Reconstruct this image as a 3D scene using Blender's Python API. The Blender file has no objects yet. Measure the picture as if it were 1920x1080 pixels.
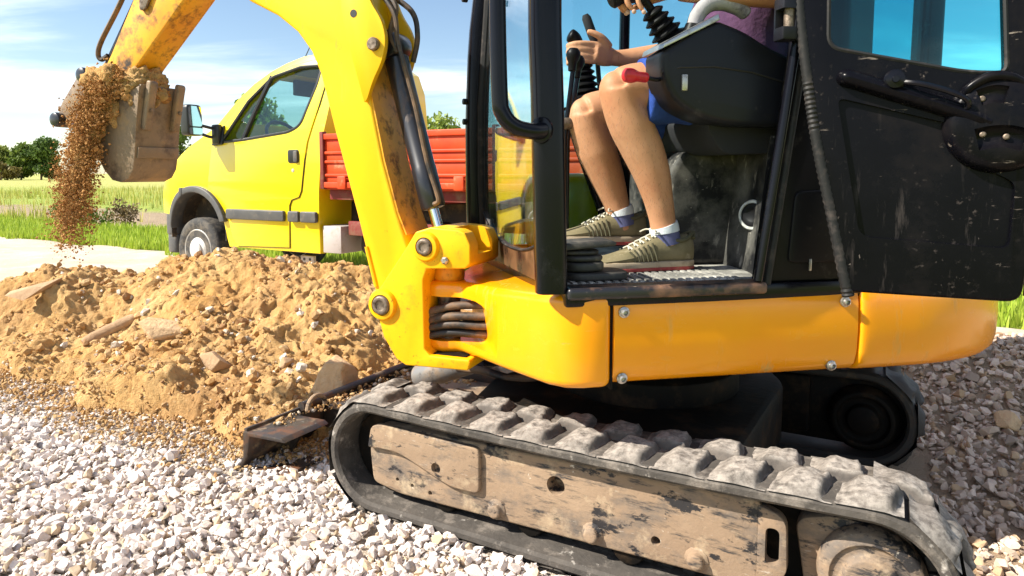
import bpy, bmesh, math, random
import numpy as np
from mathutils import Vector, Matrix
R = math.radians
random.seed(7)
rng = np.random.default_rng(11)
scene = bpy.context.scene
col = scene.collection

# ------------------------------------------------------------------ camera
CAM_H = 1.02
cam_data = bpy.data.cameras.new('camera')
cam_data.sensor_width = 36.0
cam_data.lens = 24.0
cam_data.shift_y = -0.0537
cam_data.clip_start = 0.05
cam_data.clip_end = 3000
camera = bpy.data.objects.new('camera', cam_data)
camera.location = (0, 0, CAM_H)
camera.rotation_euler = (R(85), 0, 0)
col.objects.link(camera)
scene.camera = camera

# ------------------------------------------------------------------ sky and sun
SUN_DIR = Vector((-0.970, -0.243, 0)).normalized()
SUN_ELEV = R(42)
world = bpy.data.worlds.new('World')
scene.world = world
world.use_nodes = True
wn, wl = world.node_tree.nodes, world.node_tree.links
wn.clear()
w_out = wn.new('ShaderNodeOutputWorld')
w_bg = wn.new('ShaderNodeBackground')
w_sky = wn.new('ShaderNodeTexSky')
w_sky.sky_type = 'NISHITA'
w_sky.sun_disc = False
w_sky.sun_elevation = SUN_ELEV
w_sky.sun_rotation = math.atan2(SUN_DIR.x, SUN_DIR.y)
w_sky.air_density = 1.0
w_sky.dust_density = 0.25
w_sky.ozone_density = 1.3
w_bg.inputs['Strength'].default_value = 0.08
# thin wind-drawn cloud: noise on the sky direction, stretched along the horizon
w_tc = wn.new('ShaderNodeTexCoord')
w_sep = wn.new('ShaderNodeSeparateXYZ')
wl.new(w_tc.outputs['Generated'], w_sep.inputs[0])
w_add = wn.new('ShaderNodeMath'); w_add.operation = 'ADD'; w_add.inputs[1].default_value = 0.16
wl.new(w_sep.outputs['Z'], w_add.inputs[0])
w_max = wn.new('ShaderNodeMath'); w_max.operation = 'MAXIMUM'; w_max.inputs[1].default_value = 0.05
wl.new(w_add.outputs[0], w_max.inputs[0])
w_dx = wn.new('ShaderNodeMath'); w_dx.operation = 'DIVIDE'
w_dy = wn.new('ShaderNodeMath'); w_dy.operation = 'DIVIDE'
wl.new(w_sep.outputs['X'], w_dx.inputs[0]); wl.new(w_max.outputs[0], w_dx.inputs[1])
wl.new(w_sep.outputs['Y'], w_dy.inputs[0]); wl.new(w_max.outputs[0], w_dy.inputs[1])
w_cmb = wn.new('ShaderNodeCombineXYZ')
wl.new(w_dx.outputs[0], w_cmb.inputs[0]); wl.new(w_dy.outputs[0], w_cmb.inputs[1])
w_map = wn.new('ShaderNodeMapping')
w_map.inputs['Rotation'].default_value = (0, 0, R(-24))
w_map.inputs['Scale'].default_value = (0.55, 1.5, 1)
w_map.inputs['Location'].default_value = (1.3, 0.4, 0)
wl.new(w_cmb.outputs[0], w_map.inputs[0])
w_n1 = wn.new('ShaderNodeTexNoise')
w_n1.inputs['Scale'].default_value = 0.9
w_n1.inputs['Detail'].default_value = 9
w_n1.inputs['Roughness'].default_value = 0.56
w_n1.inputs['Distortion'].default_value = 0.5
wl.new(w_map.outputs[0], w_n1.inputs['Vector'])
w_rmp = wn.new('ShaderNodeMapRange')
w_rmp.interpolation_type = 'SMOOTHSTEP'
w_rmp.inputs['From Min'].default_value = 0.42
w_rmp.inputs['From Max'].default_value = 0.72
w_rmp.inputs['To Max'].default_value = 0.86
wl.new(w_n1.outputs['Fac'], w_rmp.inputs['Value'])
w_hz = wn.new('ShaderNodeMapRange')            # no cloud below the horizon
w_hz.inputs['From Min'].default_value = 0.0
w_hz.inputs['From Max'].default_value = 0.10
wl.new(w_sep.outputs['Z'], w_hz.inputs['Value'])
w_mul = wn.new('ShaderNodeMath'); w_mul.operation = 'MULTIPLY'
wl.new(w_rmp.outputs[0], w_mul.inputs[0]); wl.new(w_hz.outputs[0], w_mul.inputs[1])
w_mix = wn.new('ShaderNodeMix'); w_mix.data_type = 'RGBA'
wl.new(w_mul.outputs[0], w_mix.inputs[0])
wl.new(w_sky.outputs[0], w_mix.inputs[6])
w_mix.inputs[7].default_value = (10.0, 10.4, 11.2, 1)
wl.new(w_mix.outputs[2], w_bg.inputs['Color'])
wl.new(w_bg.outputs[0], w_out.inputs['Surface'])

sun_data = bpy.data.lights.new('sun', 'SUN')
sun_data.energy = 5.0
sun_data.angle = R(0.55)
sun_data.color = (1.0, 0.93, 0.82)
sun = bpy.data.objects.new('sun', sun_data)
to_sun = Vector((SUN_DIR.x * math.cos(SUN_ELEV), SUN_DIR.y * math.cos(SUN_ELEV), math.sin(SUN_ELEV)))
sun.rotation_euler = to_sun.to_track_quat('Z', 'Y').to_euler()
sun.location = to_sun * 30
col.objects.link(sun)

vs = scene.view_settings
vs.view_transform = 'Standard'
vs.look = 'None'
vs.exposure = 1.15
vs.gamma = 1.0
vs.use_curve_mapping = False
scene.cycles.max_bounces = 10
scene.cycles.transparent_max_bounces = 16
scene.cycles.caustics_reflective = False
scene.cycles.caustics_refractive = False
scene.cycles.use_denoising = True

# ------------------------------------------------------------------ materials
def new_mat(name):
    m = bpy.data.materials.new(name)
    m.use_nodes = True
    nt = m.node_tree
    return m, nt, nt.nodes, nt.links, nt.nodes['Principled BSDF']

def nz(nt, scale, detail=5, rough=0.6, vec=None, dist=0.0, stretch=None, coord='Object'):
    N, L = nt.nodes, nt.links
    if vec is None:
        tc = N.get('TC') or N.new('ShaderNodeTexCoord'); tc.name = 'TC'
        vec = tc.outputs[coord]
    if stretch:
        mp = N.new('ShaderNodeMapping'); mp.inputs['Scale'].default_value = stretch
        L.new(vec, mp.inputs[0]); vec = mp.outputs[0]
    t = N.new('ShaderNodeTexNoise')
    t.inputs['Scale'].default_value = scale
    t.inputs['Detail'].default_value = detail
    t.inputs['Roughness'].default_value = rough
    t.inputs['Distortion'].default_value = dist
    L.new(vec, t.inputs['Vector'])
    return t.outputs['Fac']

def mr(nt, v, a, b, c=0.0, d=1.0):
    n = nt.nodes.new('ShaderNodeMapRange')
    n.inputs['From Min'].default_value = a; n.inputs['From Max'].default_value = b
    n.inputs['To Min'].default_value = c; n.inputs['To Max'].default_value = d
    nt.links.new(v, n.inputs['Value'])
    return n.outputs[0]

def mixc(nt, f, a, b):
    n = nt.nodes.new('ShaderNodeMix'); n.data_type = 'RGBA'
    for k, v in ((0, f), (6, a), (7, b)):
        if isinstance(v, (tuple, list)): n.inputs[k].default_value = (*v[:3], 1)
        elif isinstance(v, (int, float)): n.inputs[k].default_value = v
        else: nt.links.new(v, n.inputs[k])
    return n.outputs[2]

def mixf(nt, f, a, b):
    n = nt.nodes.new('ShaderNodeMix'); n.data_type = 'FLOAT'
    for k, v in ((0, f), (2, a), (3, b)):
        if isinstance(v, (int, float)): n.inputs[k].default_value = v
        else: nt.links.new(v, n.inputs[k])
    return n.outputs[0]

def mulf(nt, a, b):
    n = nt.nodes.new('ShaderNodeMath'); n.operation = 'MULTIPLY'
    for k, v in ((0, a), (1, b)):
        if isinstance(v, (int, float)): n.inputs[k].default_value = v
        else: nt.links.new(v, n.inputs[k])
    return n.outputs[0]

def pm(name, base, rough=0.5, metal=0.0, spec=0.5, var=None, layers=(), bump=None, coat=0.0, sss=0.0, attr=None):
    """base colour, a soft colour variation, then worn/dirty layers: (colour, roughness, scale, lo, hi[, stretch])"""
    m, nt, N, L, b = new_mat(name)
    c, r = base, rough
    if attr:
        a = N.new('ShaderNodeVertexColor'); a.layer_name = attr
        c = a.outputs[0]
    if var:
        f = nz(nt, var[0], 6, 0.65)
        c2 = var[1]
        c = mixc(nt, mr(nt, f, 0.35, 0.68), c, c2)
    for ly in layers:
        st = ly[5] if len(ly) > 5 else None
        f = mr(nt, nz(nt, ly[2], 8, 0.68, stretch=st), ly[3], ly[4])
        if len(ly) > 6: f = mulf(nt, f, mr(nt, nz(nt, ly[6], 4, 0.6), 0.46, 0.60))      # only in patches
        c = mixc(nt, f, c, ly[0])
        r = mixf(nt, f, r, ly[1])
    if isinstance(c, tuple): b.inputs['Base Color'].default_value = (*c[:3], 1)
    else: L.new(c, b.inputs['Base Color'])
    if isinstance(r, (int, float)): b.inputs['Roughness'].default_value = r
    else: L.new(r, b.inputs['Roughness'])
    b.inputs['Metallic'].default_value = metal
    b.inputs['Specular IOR Level'].default_value = spec
    b.inputs['Coat Weight'].default_value = coat
    b.inputs['Coat Roughness'].default_value = 0.08
    if sss:
        b.inputs['Subsurface Weight'].default_value = sss
        b.inputs['Subsurface Radius'].default_value = (0.012, 0.005, 0.003)
        b.inputs['Subsurface Scale'].default_value = 0.6
    if bump:
        bn = N.new('ShaderNodeBump')
        bn.inputs['Strength'].default_value = bump[1]
        bn.inputs['Distance'].default_value = bump[2]
        L.new(nz(nt, bump[0], 7, 0.65), bn.inputs['Height'])
        L.new(bn.outputs[0], b.inputs['Normal'])
    return m

def glass_mat(name, tint, f0=0.045, dust=None):
    """thin pane: clear tint plus a Schlick mirror term, the same from both sides"""
    m, nt, N, L, b = new_mat(name)
    N.remove(b)
    out = N['Material Output']
    tr = N.new('ShaderNodeBsdfTransparent'); tr.inputs[0].default_value = (*tint, 1)
    gl = N.new('ShaderNodeBsdfGlossy'); gl.inputs['Roughness'].default_value = 0.012
    lw = N.new('ShaderNodeLayerWeight'); lw.inputs['Blend'].default_value = 0.5
    pw = N.new('ShaderNodeMath'); pw.operation = 'POWER'; pw.inputs[1].default_value = 4.2
    L.new(lw.outputs['Facing'], pw.inputs[0])
    fr = mr(nt, pw.outputs[0], 0, 1, f0, 1.0)
    mx = N.new('ShaderNodeMixShader')
    L.new(fr, mx.inputs[0]); L.new(tr.outputs[0], mx.inputs[1]); L.new(gl.outputs[0], mx.inputs[2])
    last = mx.outputs[0]
    if dust:
        df = N.new('ShaderNodeBsdfDiffuse'); df.inputs[0].default_value = (0.5, 0.42, 0.30, 1)
        f = mr(nt, nz(nt, dust[0], 7, 0.7), dust[1], dust[2], 0, dust[3])
        m2 = N.new('ShaderNodeMixShader')
        L.new(f, m2.inputs[0]); L.new(last, m2.inputs[1]); L.new(df.outputs[0], m2.inputs[2])
        last = m2.outputs[0]
    L.new(last, out.inputs['Surface'])
    return m

DUST = (0.42, 0.30, 0.18)
GRIME = (0.030, 0.020, 0.012)
RUST = (0.16, 0.055, 0.015)
MUD = (0.36, 0.235, 0.12)
M_ = {}
M_['yellow'] = pm('machine_yellow', (0.86, 0.50, 0.002), 0.45, spec=0.3, var=(3.0, (0.84, 0.43, 0.004)),
                  layers=[(RUST, 0.7, 30, 0.66, 0.78), (GRIME, 0.8, 14, 0.68, 0.84), ((0.62, 0.36, 0.03), 0.6, 26, 0.64, 0.72, (1, 1, 0.25)), (GRIME, 0.8, 130, 0.70, 0.75, (1, 1, 1), 6), ((0.50, 0.30, 0.06), 0.7, 18, 0.58, 0.70, (1.5, 1, 0.2), 3)], coat=0.08, bump=(40, 0.03, 0.002))
M_['yellow_house'] = pm('house_yellow', (0.86, 0.335, 0.002), 0.26, var=(2.5, (0.86, 0.295, 0.002)),
                  layers=[((0.45, 0.20, 0.02), 0.6, 55, 0.70, 0.82), (GRIME, 0.8, 22, 0.73, 0.85), ((0.74, 0.34, 0.03), 0.6, 7, 0.62, 0.85, (1, 1, 3)), ((0.62, 0.30, 0.03), 0.5, 30, 0.66, 0.70, (0.12, 1, 2.5)), ((0.10, 0.055, 0.02), 0.7, 150, 0.70, 0.75, (1, 1, 1), 5), ((0.55, 0.33, 0.10), 0.7, 20, 0.57, 0.70, (1.2, 1, 0.25), 3)], coat=0.18, bump=(5, 0.05, 0.01))
M_['yellow_grimy_shaded'] = pm('grimy_shaded_yellow', (0.80, 0.38, 0.006), 0.45, var=(8.0, (0.70, 0.27, 0.01)),
                  layers=[(RUST, 0.7, 24, 0.52, 0.70), (GRIME, 0.75, 11, 0.54, 0.70)], bump=(60, 0.10, 0.003))
M_['black_paint'] = pm('black_paint', (0.003, 0.003, 0.005), 0.22, spec=0.22, var=(6, (0.005, 0.005, 0.008)), coat=0.03,
                  layers=[((0.045, 0.042, 0.042), 0.6, 6, 0.60, 0.95), ((0.22, 0.18, 0.15), 0.8, 70, 0.71, 0.77), (DUST, 0.9, 120, 0.75, 0.80)], bump=(120, 0.04, 0.001))
M_['black_door'] = pm('scratched_black_paint', (0.0025, 0.0025, 0.004), 0.26, spec=0.10, var=(5, (0.004, 0.004, 0.006)),
                  layers=[((0.014, 0.011, 0.010), 0.6, 5.0, 0.52, 0.85), ((0.075, 0.062, 0.055), 0.8, 60, 0.60, 0.72, (1, 1, 1), 4), ((0.26, 0.22, 0.19), 0.8, 56, 0.670, 0.72, (1, 1, 0.6), 7), ((0.24, 0.20, 0.17), 0.8, 22, 0.64, 0.665, (0.25, 1, 1.6), 5), ((0.035, 0.030, 0.028), 0.7, 30, 0.60, 0.72, (1.5, 1, 0.2), 3)], bump=(90, 0.10, 0.001))
M_['black_dirt_reflection'] = pm('dirt_reflection_panel', (0.020, 0.013, 0.010), 0.25, spec=0.35, coat=0.0,
                  layers=[((0.17, 0.085, 0.036), 0.6, 9, 0.40, 0.66, (1, 1, 0.6)), (DUST, 0.8, 40, 0.66, 0.78, (1, 1, .3))])  # brown layer: dirt, plus reflected earth put into the colour
M_['black_plastic'] = pm('black_plastic', (0.005, 0.005, 0.006), 0.42, spec=0.15, var=(5, (0.009, 0.008, 0.009)),
                  layers=[((0.12, 0.105, 0.09), 0.8, 8, 0.58, 0.85), ((0.30, 0.25, 0.2), 0.8, 90, 0.71, 0.78)], bump=(400, 0.10, 0.0006))
M_['dusty_plastic'] = pm('dusty_black_plastic', (0.010, 0.010, 0.012), 0.46, spec=0.25, var=(5, (0.025, 0.024, 0.023)),
                  layers=[((0.17, 0.155, 0.135), 0.85, 5, 0.48, 0.70), ((0.45, 0.40, 0.34), 0.8, 24, 0.60, 0.72, (1, 1, 0.4)), ((0.40, 0.36, 0.31), 0.8, 60, 0.65, 0.69, (0.4, 1, 1))], bump=(300, 0.08, 0.0008))
M_['grey_plastic'] = pm('dark_grey_plastic', (0.009, 0.010, 0.014), 0.38, spec=0.22, var=(6, (0.012, 0.012, 0.016)),
                  layers=[((0.11, 0.10, 0.10), 0.8, 10, 0.62, 0.85), ((0.38, 0.34, 0.3), 0.8, 70, 0.72, 0.77)], bump=(500, 0.15, 0.0006))
M_['seal_rubber'] = pm('ribbed_rubber', (0.010, 0.010, 0.010), 0.6, spec=0.3, layers=[((0.10, 0.08, 0.07), 0.9, 20, 0.52, 0.85)])
M_['rubber'] = pm('worn_track_rubber', (0.050, 0.045, 0.040), 0.85, spec=0.2, var=(9, (0.10, 0.088, 0.076)),
                  layers=[((0.26, 0.225, 0.19), 0.92, 13, 0.52, 0.74), ((0.50, 0.46, 0.41), 0.95, 19, 0.62, 0.74)], bump=(70, 0.5, 0.006))
def chalky(name, dark, mid, chalk, lo, hi):
    """rubber whose outward-facing tops are scuffed chalky"""
    m, nt, N, L, b = new_mat(name)
    tc = N.new('ShaderNodeTexCoord'); tc.name = 'TC'
    sp = N.new('ShaderNodeSeparateXYZ'); L.new(tc.outputs['Normal'], sp.inputs[0])
    oi = N.new('ShaderNodeObjectInfo')
    ad = N.new('ShaderNodeVectorMath'); ad.operation = 'ADD'; L.new(tc.outputs['Object'], ad.inputs[0]); L.new(oi.outputs['Location'], ad.inputs[1])
    vec = ad.outputs[0]
    n1, n2, n3 = nz(nt, 14, 7, 0.7, vec), nz(nt, 45, 7, 0.7, vec), nz(nt, 120, 5, 0.7, vec)
    c = mixc(nt, mr(nt, n1, 0.35, 0.65), dark, mid)
    top = mulf(nt, mr(nt, sp.outputs['Z'], lo, hi), mr(nt, n2, 0.36, 0.60))
    c = mixc(nt, top, c, chalk)
    c = mixc(nt, mr(nt, n3, 0.60, 0.72, 0, 0.7), c, dark)
    L.new(c, b.inputs['Base Color']); b.inputs['Roughness'].default_value = 0.95; b.inputs['Specular IOR Level'].default_value = 0.12
    bn = N.new('ShaderNodeBump'); bn.inputs['Strength'].default_value = 0.6; bn.inputs['Distance'].default_value = 0.004
    L.new(n2, bn.inputs['Height']); L.new(bn.outputs[0], b.inputs['Normal'])
    return m
M_['rubber_lug'] = chalky('scuffed_lug_rubber', (0.075, 0.067, 0.060), (0.15, 0.13, 0.112), (0.35, 0.315, 0.275), 0.60, 0.98)
M_['rubber_dark'] = pm('inner_and_shaded_rubber', (0.022, 0.020, 0.018), 0.7, layers=[((0.14, 0.10, 0.06), 0.9, 14, 0.55, 0.8)])  # also on the far belt, where its darkness stands in for shade
M_['track_steel'] = pm('muddy_scraped_steel', (0.31, 0.220, 0.145), 0.88, spec=0.2, var=(4, (0.24, 0.165, 0.108)),
                  layers=[((0.14, 0.115, 0.095), 0.6, 6, 0.50, 0.66, (1.0, 1, 1.8)), ((0.045, 0.042, 0.042), 0.45, 22, 0.545, 0.66, (0.45, 1, 2.4)), ((0.030, 0.028, 0.029), 0.4, 9, 0.565, 0.60, (1.0, 1, 2.0)),
                          ((0.47, 0.36, 0.235), 0.95, 8, 0.545, 0.70), ((0.42, 0.36, 0.29), 0.95, 85, 0.62, 0.70, (0.3, 1, 1.8)), ((0.66, 0.60, 0.50), 0.95, 21, 0.675, 0.73)], bump=(45, 0.4, 0.006))
M_['dark_steel'] = pm('muddy_shaded_steel', (0.007, 0.006, 0.005), 0.6, spec=0.12, layers=[((0.07, 0.042, 0.022), 0.9, 10, 0.52, 0.85)], bump=(40, 0.3, 0.005))  # near-black base carries underbody shade; the brown layer is mud
M_['blade_steel'] = pm('worn_blade_steel', (0.022, 0.020, 0.021), 0.42, var=(8, (0.05, 0.035, 0.025)),
                  layers=[(RUST, 0.8, 9, 0.52, 0.72), ((0.33, 0.23, 0.13), 0.95, 7, 0.57, 0.72)], bump=(50, 0.3, 0.004))
M_['bucket_steel'] = pm('worn_bucket_steel', (0.20, 0.145, 0.10), 0.55, metal=0.15, var=(6, (0.30, 0.20, 0.115)),
                  layers=[((0.085, 0.055, 0.04), 0.5, 8, 0.52, 0.66), ((0.42, 0.27, 0.13), 0.95, 6, 0.54, 0.72)], bump=(40, 0.3, 0.004))
M_['pin_steel'] = pm('pin_steel', (0.22, 0.17, 0.13), 0.5, metal=0.6, layers=[(GRIME, 0.7, 60, 0.45, 0.7)], bump=(90, 0.5, 0.003))
M_['bolt'] = pm('zinc_bolt', (0.48, 0.46, 0.43), 0.38, metal=0.9, layers=[((0.1, 0.08, 0.06), 0.8, 120, 0.5, 0.7)])
M_['chrome'] = pm('chrome_rod', (0.80, 0.80, 0.82), 0.08, metal=1.0)
M_['cyl_black'] = pm('black_cylinder', (0.012, 0.012, 0.015), 0.32, coat=0.2, layers=[((0.16, 0.085, 0.04), 0.8, 9, 0.52, 0.75, (1, 1, 0.5)), ((0.25, 0.2, 0.15), 0.9, 60, 0.66, 0.78)])
M_['hose'] = pm('hydraulic_hose', (0.018, 0.016, 0.015), 0.5, layers=[((0.24, 0.14, 0.07), 0.9, 10, 0.42, 0.70)])
M_['silver'] = pm('brushed_silver', (0.50, 0.50, 0.49), 0.35, metal=0.85, layers=[((0.3, 0.27, 0.23), 0.7, 30, 0.5, 0.75)])
M_['muddy_barrel'] = pm('muddy_grey_barrel', (0.22, 0.21, 0.20), 0.4, metal=0.4, layers=[((0.26, 0.17, 0.09), 0.9, 9, 0.46, 0.66), ((0.05, 0.04, 0.035), 0.7, 16, 0.55, 0.7)])
M_['yellow_bracket'] = pm('greasy_yellow', (0.86, 0.47, 0.002), 0.45, spec=0.3, var=(6, (0.84, 0.38, 0.003)),
                  layers=[((0.60, 0.24, 0.008), 0.6, 12, 0.55, 0.80), (RUST, 0.7, 48, 0.62, 0.74), (GRIME, 0.8, 70, 0.645, 0.70), (GRIME, 0.8, 9, 0.67, 0.80)], bump=(60, 0.12, 0.003))
M_['white_ring'] = pm('pale_ring', (0.60, 0.59, 0.57), 0.5, layers=[((0.2, 0.18, 0.15), 0.8, 40, 0.5, 0.75)])
M_['red_knob'] = pm('red_knob', (0.55, 0.012, 0.022), 0.34, layers=[((0.24, 0.02, 0.02), 0.6, 40, 0.55, 0.8)])
M_['worn_grip'] = pm('worn_grey_grip', (0.46, 0.43, 0.43), 0.7, var=(14, (0.22, 0.18, 0.20)), layers=[((0.07, 0.055, 0.07), 0.8, 13, 0.57, 0.68)], bump=(60, 0.3, 0.003))
M_['floor_mat'] = pm('dusty_floor', (0.12, 0.11, 0.10), 0.85, var=(9, (0.30, 0.275, 0.24)), layers=[((0.58, 0.53, 0.47), 0.95, 15, 0.44, 0.66)], bump=(120, 0.5, 0.003))
M_['sill'] = pm('worn_sill', (0.015, 0.015, 0.019), 0.35, layers=[((0.20, 0.105, 0.06), 0.7, 8, 0.47, 0.62, (1, 1, 1)), ((0.45, 0.36, 0.27), 0.9, 26, 0.6, 0.75)])
M_['seat'] = pm('seat_fabric', (0.016, 0.016, 0.019), 0.85, bump=(300, 0.3, 0.002))
M_['tread_mat'] = pm('pedal_rubber', (0.035, 0.032, 0.030), 0.6, layers=[((0.16, 0.13, 0.10), 0.9, 20, 0.48, 0.72)])
M_['glass_front'] = glass_mat('windscreen_glass', (0.93, 0.97, 0.97), 0.07, dust=(18, 0.55, 0.85, 0.10))
M_['glass_teal'] = glass_mat('tinted_teal_glass', (0.66, 0.91, 0.94), 0.03, dust=(60, 0.66, 0.8, 0.2))
M_['glass_door'] = glass_mat('tinted_door_glass', (0.36, 0.80, 0.83), 0.03, dust=(90, 0.70, 0.78, 0.35))
M_['sticker'] = pm('white_sticker', (0.72, 0.72, 0.70), 0.4, layers=[((0.3, 0.25, 0.2), 0.7, 40, 0.6, 0.8)])
M_['print_black'] = pm('black_print', (0.012, 0.012, 0.012), 0.5)

# ------------------------------------------------------------------ mesh building
class MB:
    def __init__(s): s.v, s.f = [], []
    def add(s, v, f):
        o = len(s.v); s.v += [tuple(map(float, p)) for p in v]; s.f += [tuple(i + o for i in q) for q in f]; return s
    def box(s, x0, x1, y0, y1, z0, z1):
        v = [(x, y, z) for z in (z0, z1) for y in (y0, y1) for x in (x0, x1)]
        return s.add(v, [(0, 2, 3, 1), (4, 5, 7, 6), (0, 1, 5, 4), (2, 6, 7, 3), (0, 4, 6, 2), (1, 3, 7, 5)])
    def prism(s, poly, a0, a1, axis='y'):
        n = len(poly)
        def P(u, w, a): return {'y': (u, a, w), 'z': (u, w, a), 'x': (a, u, w)}[axis]
        v = [P(u, w, a0) for u, w in poly] + [P(u, w, a1) for u, w in poly]
        f = [tuple(range(n)), tuple(range(2 * n - 1, n - 1, -1))] + [(i, i + n, (i + 1) % n + n, (i + 1) % n) for i in range(n)]
        return s.add(v, f)
    def cyl(s, p0, p1, r0, r1=None, seg=20, cap=True):
        r1 = r0 if r1 is None else r1
        return s.tube([p0, p1], [r0, r1], seg, cap)
    def tube(s, path, r, seg=12, cap=True, flat=1.0, up=None):
        P = [Vector(p) for p in path]; n = len(P)
        rr = r if isinstance(r, (list, tuple)) else [r] * n
        t0 = (P[1] - P[0]).normalized()
        ref = Vector(up) if up else (Vector((0, 0, 1)) if abs(t0.z) < 0.9 else Vector((1, 0, 0)))
        u = t0.cross(ref).normalized(); v = []
        for i in range(n):
            t = (P[min(i + 1, n - 1)] - P[max(i - 1, 0)]).normalized()
            u = (u - t * u.dot(t)).normalized(); w = t.cross(u)
            ri = rr[i]
            for k in range(seg):
                a = 2 * math.pi * k / seg
                v.append(P[i] + u * (math.cos(a) * ri) + w * (math.sin(a) * ri * flat))
        f = [(i * seg + k, i * seg + (k + 1) % seg, (i + 1) * seg + (k + 1) % seg, (i + 1) * seg + k) for i in range(n - 1) for k in range(seg)]
        if cap: f += [tuple(range(seg - 1, -1, -1)), tuple(range((n - 1) * seg, n * seg))]
        return s.add(v, f)
    def lathe(s, prof, c, axis, seg=28):
        """prof: (radius, distance along the axis)"""
        ax = Vector(axis).normalized(); ref = Vector((0, 0, 1)) if abs(ax.z) < 0.9 else Vector((1, 0, 0))
        u = ax.cross(ref).normalized(); w = ax.cross(u); c = Vector(c); n = len(prof); v = []
        for r, h in prof:
            for k in range(seg):
                a = 2 * math.pi * k / seg
                v.append(c + ax * h + (u * math.cos(a) + w * math.sin(a)) * max(r, 1e-4))
        f = [(i * seg + k, i * seg + (k + 1) % seg, (i + 1) * seg + (k + 1) % seg, (i + 1) * seg + k) for i in range(n - 1) for k in range(seg)]
        f += [tuple(range(seg - 1, -1, -1)), tuple(range((n - 1) * seg, n * seg))]
        return s.add(v, f)
    def loft(s, rings, cap=True, closed=False):
        n = len(rings[0]); v = [p for r in rings for p in r]; m = len(rings)
        f = [(i * n + k, i * n + (k + 1) % n, ((i + 1) % m) * n + (k + 1) % n, ((i + 1) % m) * n + k) for i in range(m if closed else m - 1) for k in range(n)]
        if cap and not closed: f += [tuple(range(n - 1, -1, -1)), tuple(range((m - 1) * n, m * n))]
        return s.add(v, f)
    def mesh(s, name, bev=0, seg=2, ang=28, fix=True, cuts=None, warp=None, sharp=38):
        me = bpy.data.meshes.new(name)
        bm = bmesh.new()
        bv = [bm.verts.new(p) for p in s.v]
        for q in s.f:
            try: bm.faces.new([bv[i] for i in q])
            except ValueError: pass
        if fix: bmesh.ops.recalc_face_normals(bm, faces=bm.faces)
        if bev:
            ed = [e for e in bm.edges if len(e.link_faces) == 2 and e.calc_face_angle(0) > R(ang)]
            bmesh.ops.bevel(bm, geom=ed, offset=bev, segments=seg, profile=0.5, affect='EDGES', clamp_overlap=True)
        if cuts:
            for co, no in cuts:
                bmesh.ops.bisect_plane(bm, geom=bm.verts[:] + bm.edges[:] + bm.faces[:], plane_co=co, plane_no=no)
        if warp:
            for v in bm.verts: v.co = Vector(warp(v.co))
        bm.to_mesh(me); bm.free()
        me.polygons.foreach_set('use_smooth', [True] * len(me.polygons))
        me.set_sharp_from_angle(angle=R(sharp))
        return me

def link(name, me, mat=None, parent=None, loc=(0, 0, 0), rz=0.0, rot=None):
    o = bpy.data.objects.new(name, me)
    col.objects.link(o)
    if mat is not None and me is not None and not me.materials: me.materials.append(M_[mat] if isinstance(mat, str) else mat)
    o.parent = parent
    o.location = loc
    o.rotation_euler = rot if rot else (0, 0, rz)
    return o

def tag(o, label=None, cat=None, group=None, kind=None):
    if label: o['label'] = label
    if cat: o['category'] = cat
    if group: o['group'] = group
    if kind: o['kind'] = kind
    return o

class Frame:
    """a thing's part frame: origin on the ground, x forward, y to the left, z up"""
    def __init__(s, x, y, deg): s.o = Vector((x, y, 0)); s.a = R(deg)
    def w(s, x, y, z=0.0):
        c, q = math.cos(s.a), math.sin(s.a); return Vector((s.o.x + c * x - q * y, s.o.y + q * x + c * y, z))

def part(name, mb, mat, root, fr=None, **kw):
    """one mesh; fr given -> child of the thing's empty, else a sub-part that shares its parent's frame"""
    me = mb.mesh(name, **kw) if isinstance(mb, MB) else mb
    if fr is None: return link(name, me, mat, root)
    return link(name, me, mat, root, fr.o - root.location, fr.a)

def boolean(o, cutters, op='DIFFERENCE'):
    """cut the mesh now and throw the cutters away"""
    tmp = []
    for c in cutters:
        me = c.mesh('cutter') if isinstance(c, MB) else c
        k = bpy.data.objects.new('cutter', me); col.objects.link(k); tmp.append(k)
        k.matrix_world = Matrix.Identity(4)
    src = bpy.data.objects.new('source', o.data); col.objects.link(src)
    for k in tmp:
        m = src.modifiers.new('b', 'BOOLEAN'); m.operation = op; m.object = k; m.solver = 'EXACT'; m.use_self = True
    dg = bpy.context.evaluated_depsgraph_get(); dg.update()
    me = bpy.data.meshes.new_from_object(src.evaluated_get(dg))
    me.name = o.data.name
    mats = [m for m in o.data.materials]
    me.materials.clear()
    for m in mats: me.materials.append(m)
    for p in me.polygons: p.material_index = 0
    for k in tmp + [src]: bpy.data.objects.remove(k)
    me.polygons.foreach_set('use_smooth', [True] * len(me.polygons))
    me.set_sharp_from_angle(angle=R(35))
    o.data = me

def rpoly(pts, r, seg=5):
    """polygon with rounded corners; r a number or one per corner"""
    out = []; n = len(pts)
    for i in range(n):
        p = Vector(pts[i]).to_2d(); a = Vector(pts[i - 1]).to_2d(); b = Vector(pts[(i + 1) % n]).to_2d()
        ri = r[i] if isinstance(r, (list, tuple)) else r
        if ri <= 0: out.append((p.x, p.y)); continue
        da, db = (a - p), (b - p); d = min(ri, da.length * 0.48, db.length * 0.48)
        s0, s1 = p + da.normalized() * d, p + db.normalized() * d
        for k in range(seg + 1):
            t = k / seg
            q = s0 * (1 - t) ** 2 + p * (2 * t * (1 - t)) + s1 * t * t
            out.append((q.x, q.y))
    return out

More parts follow.
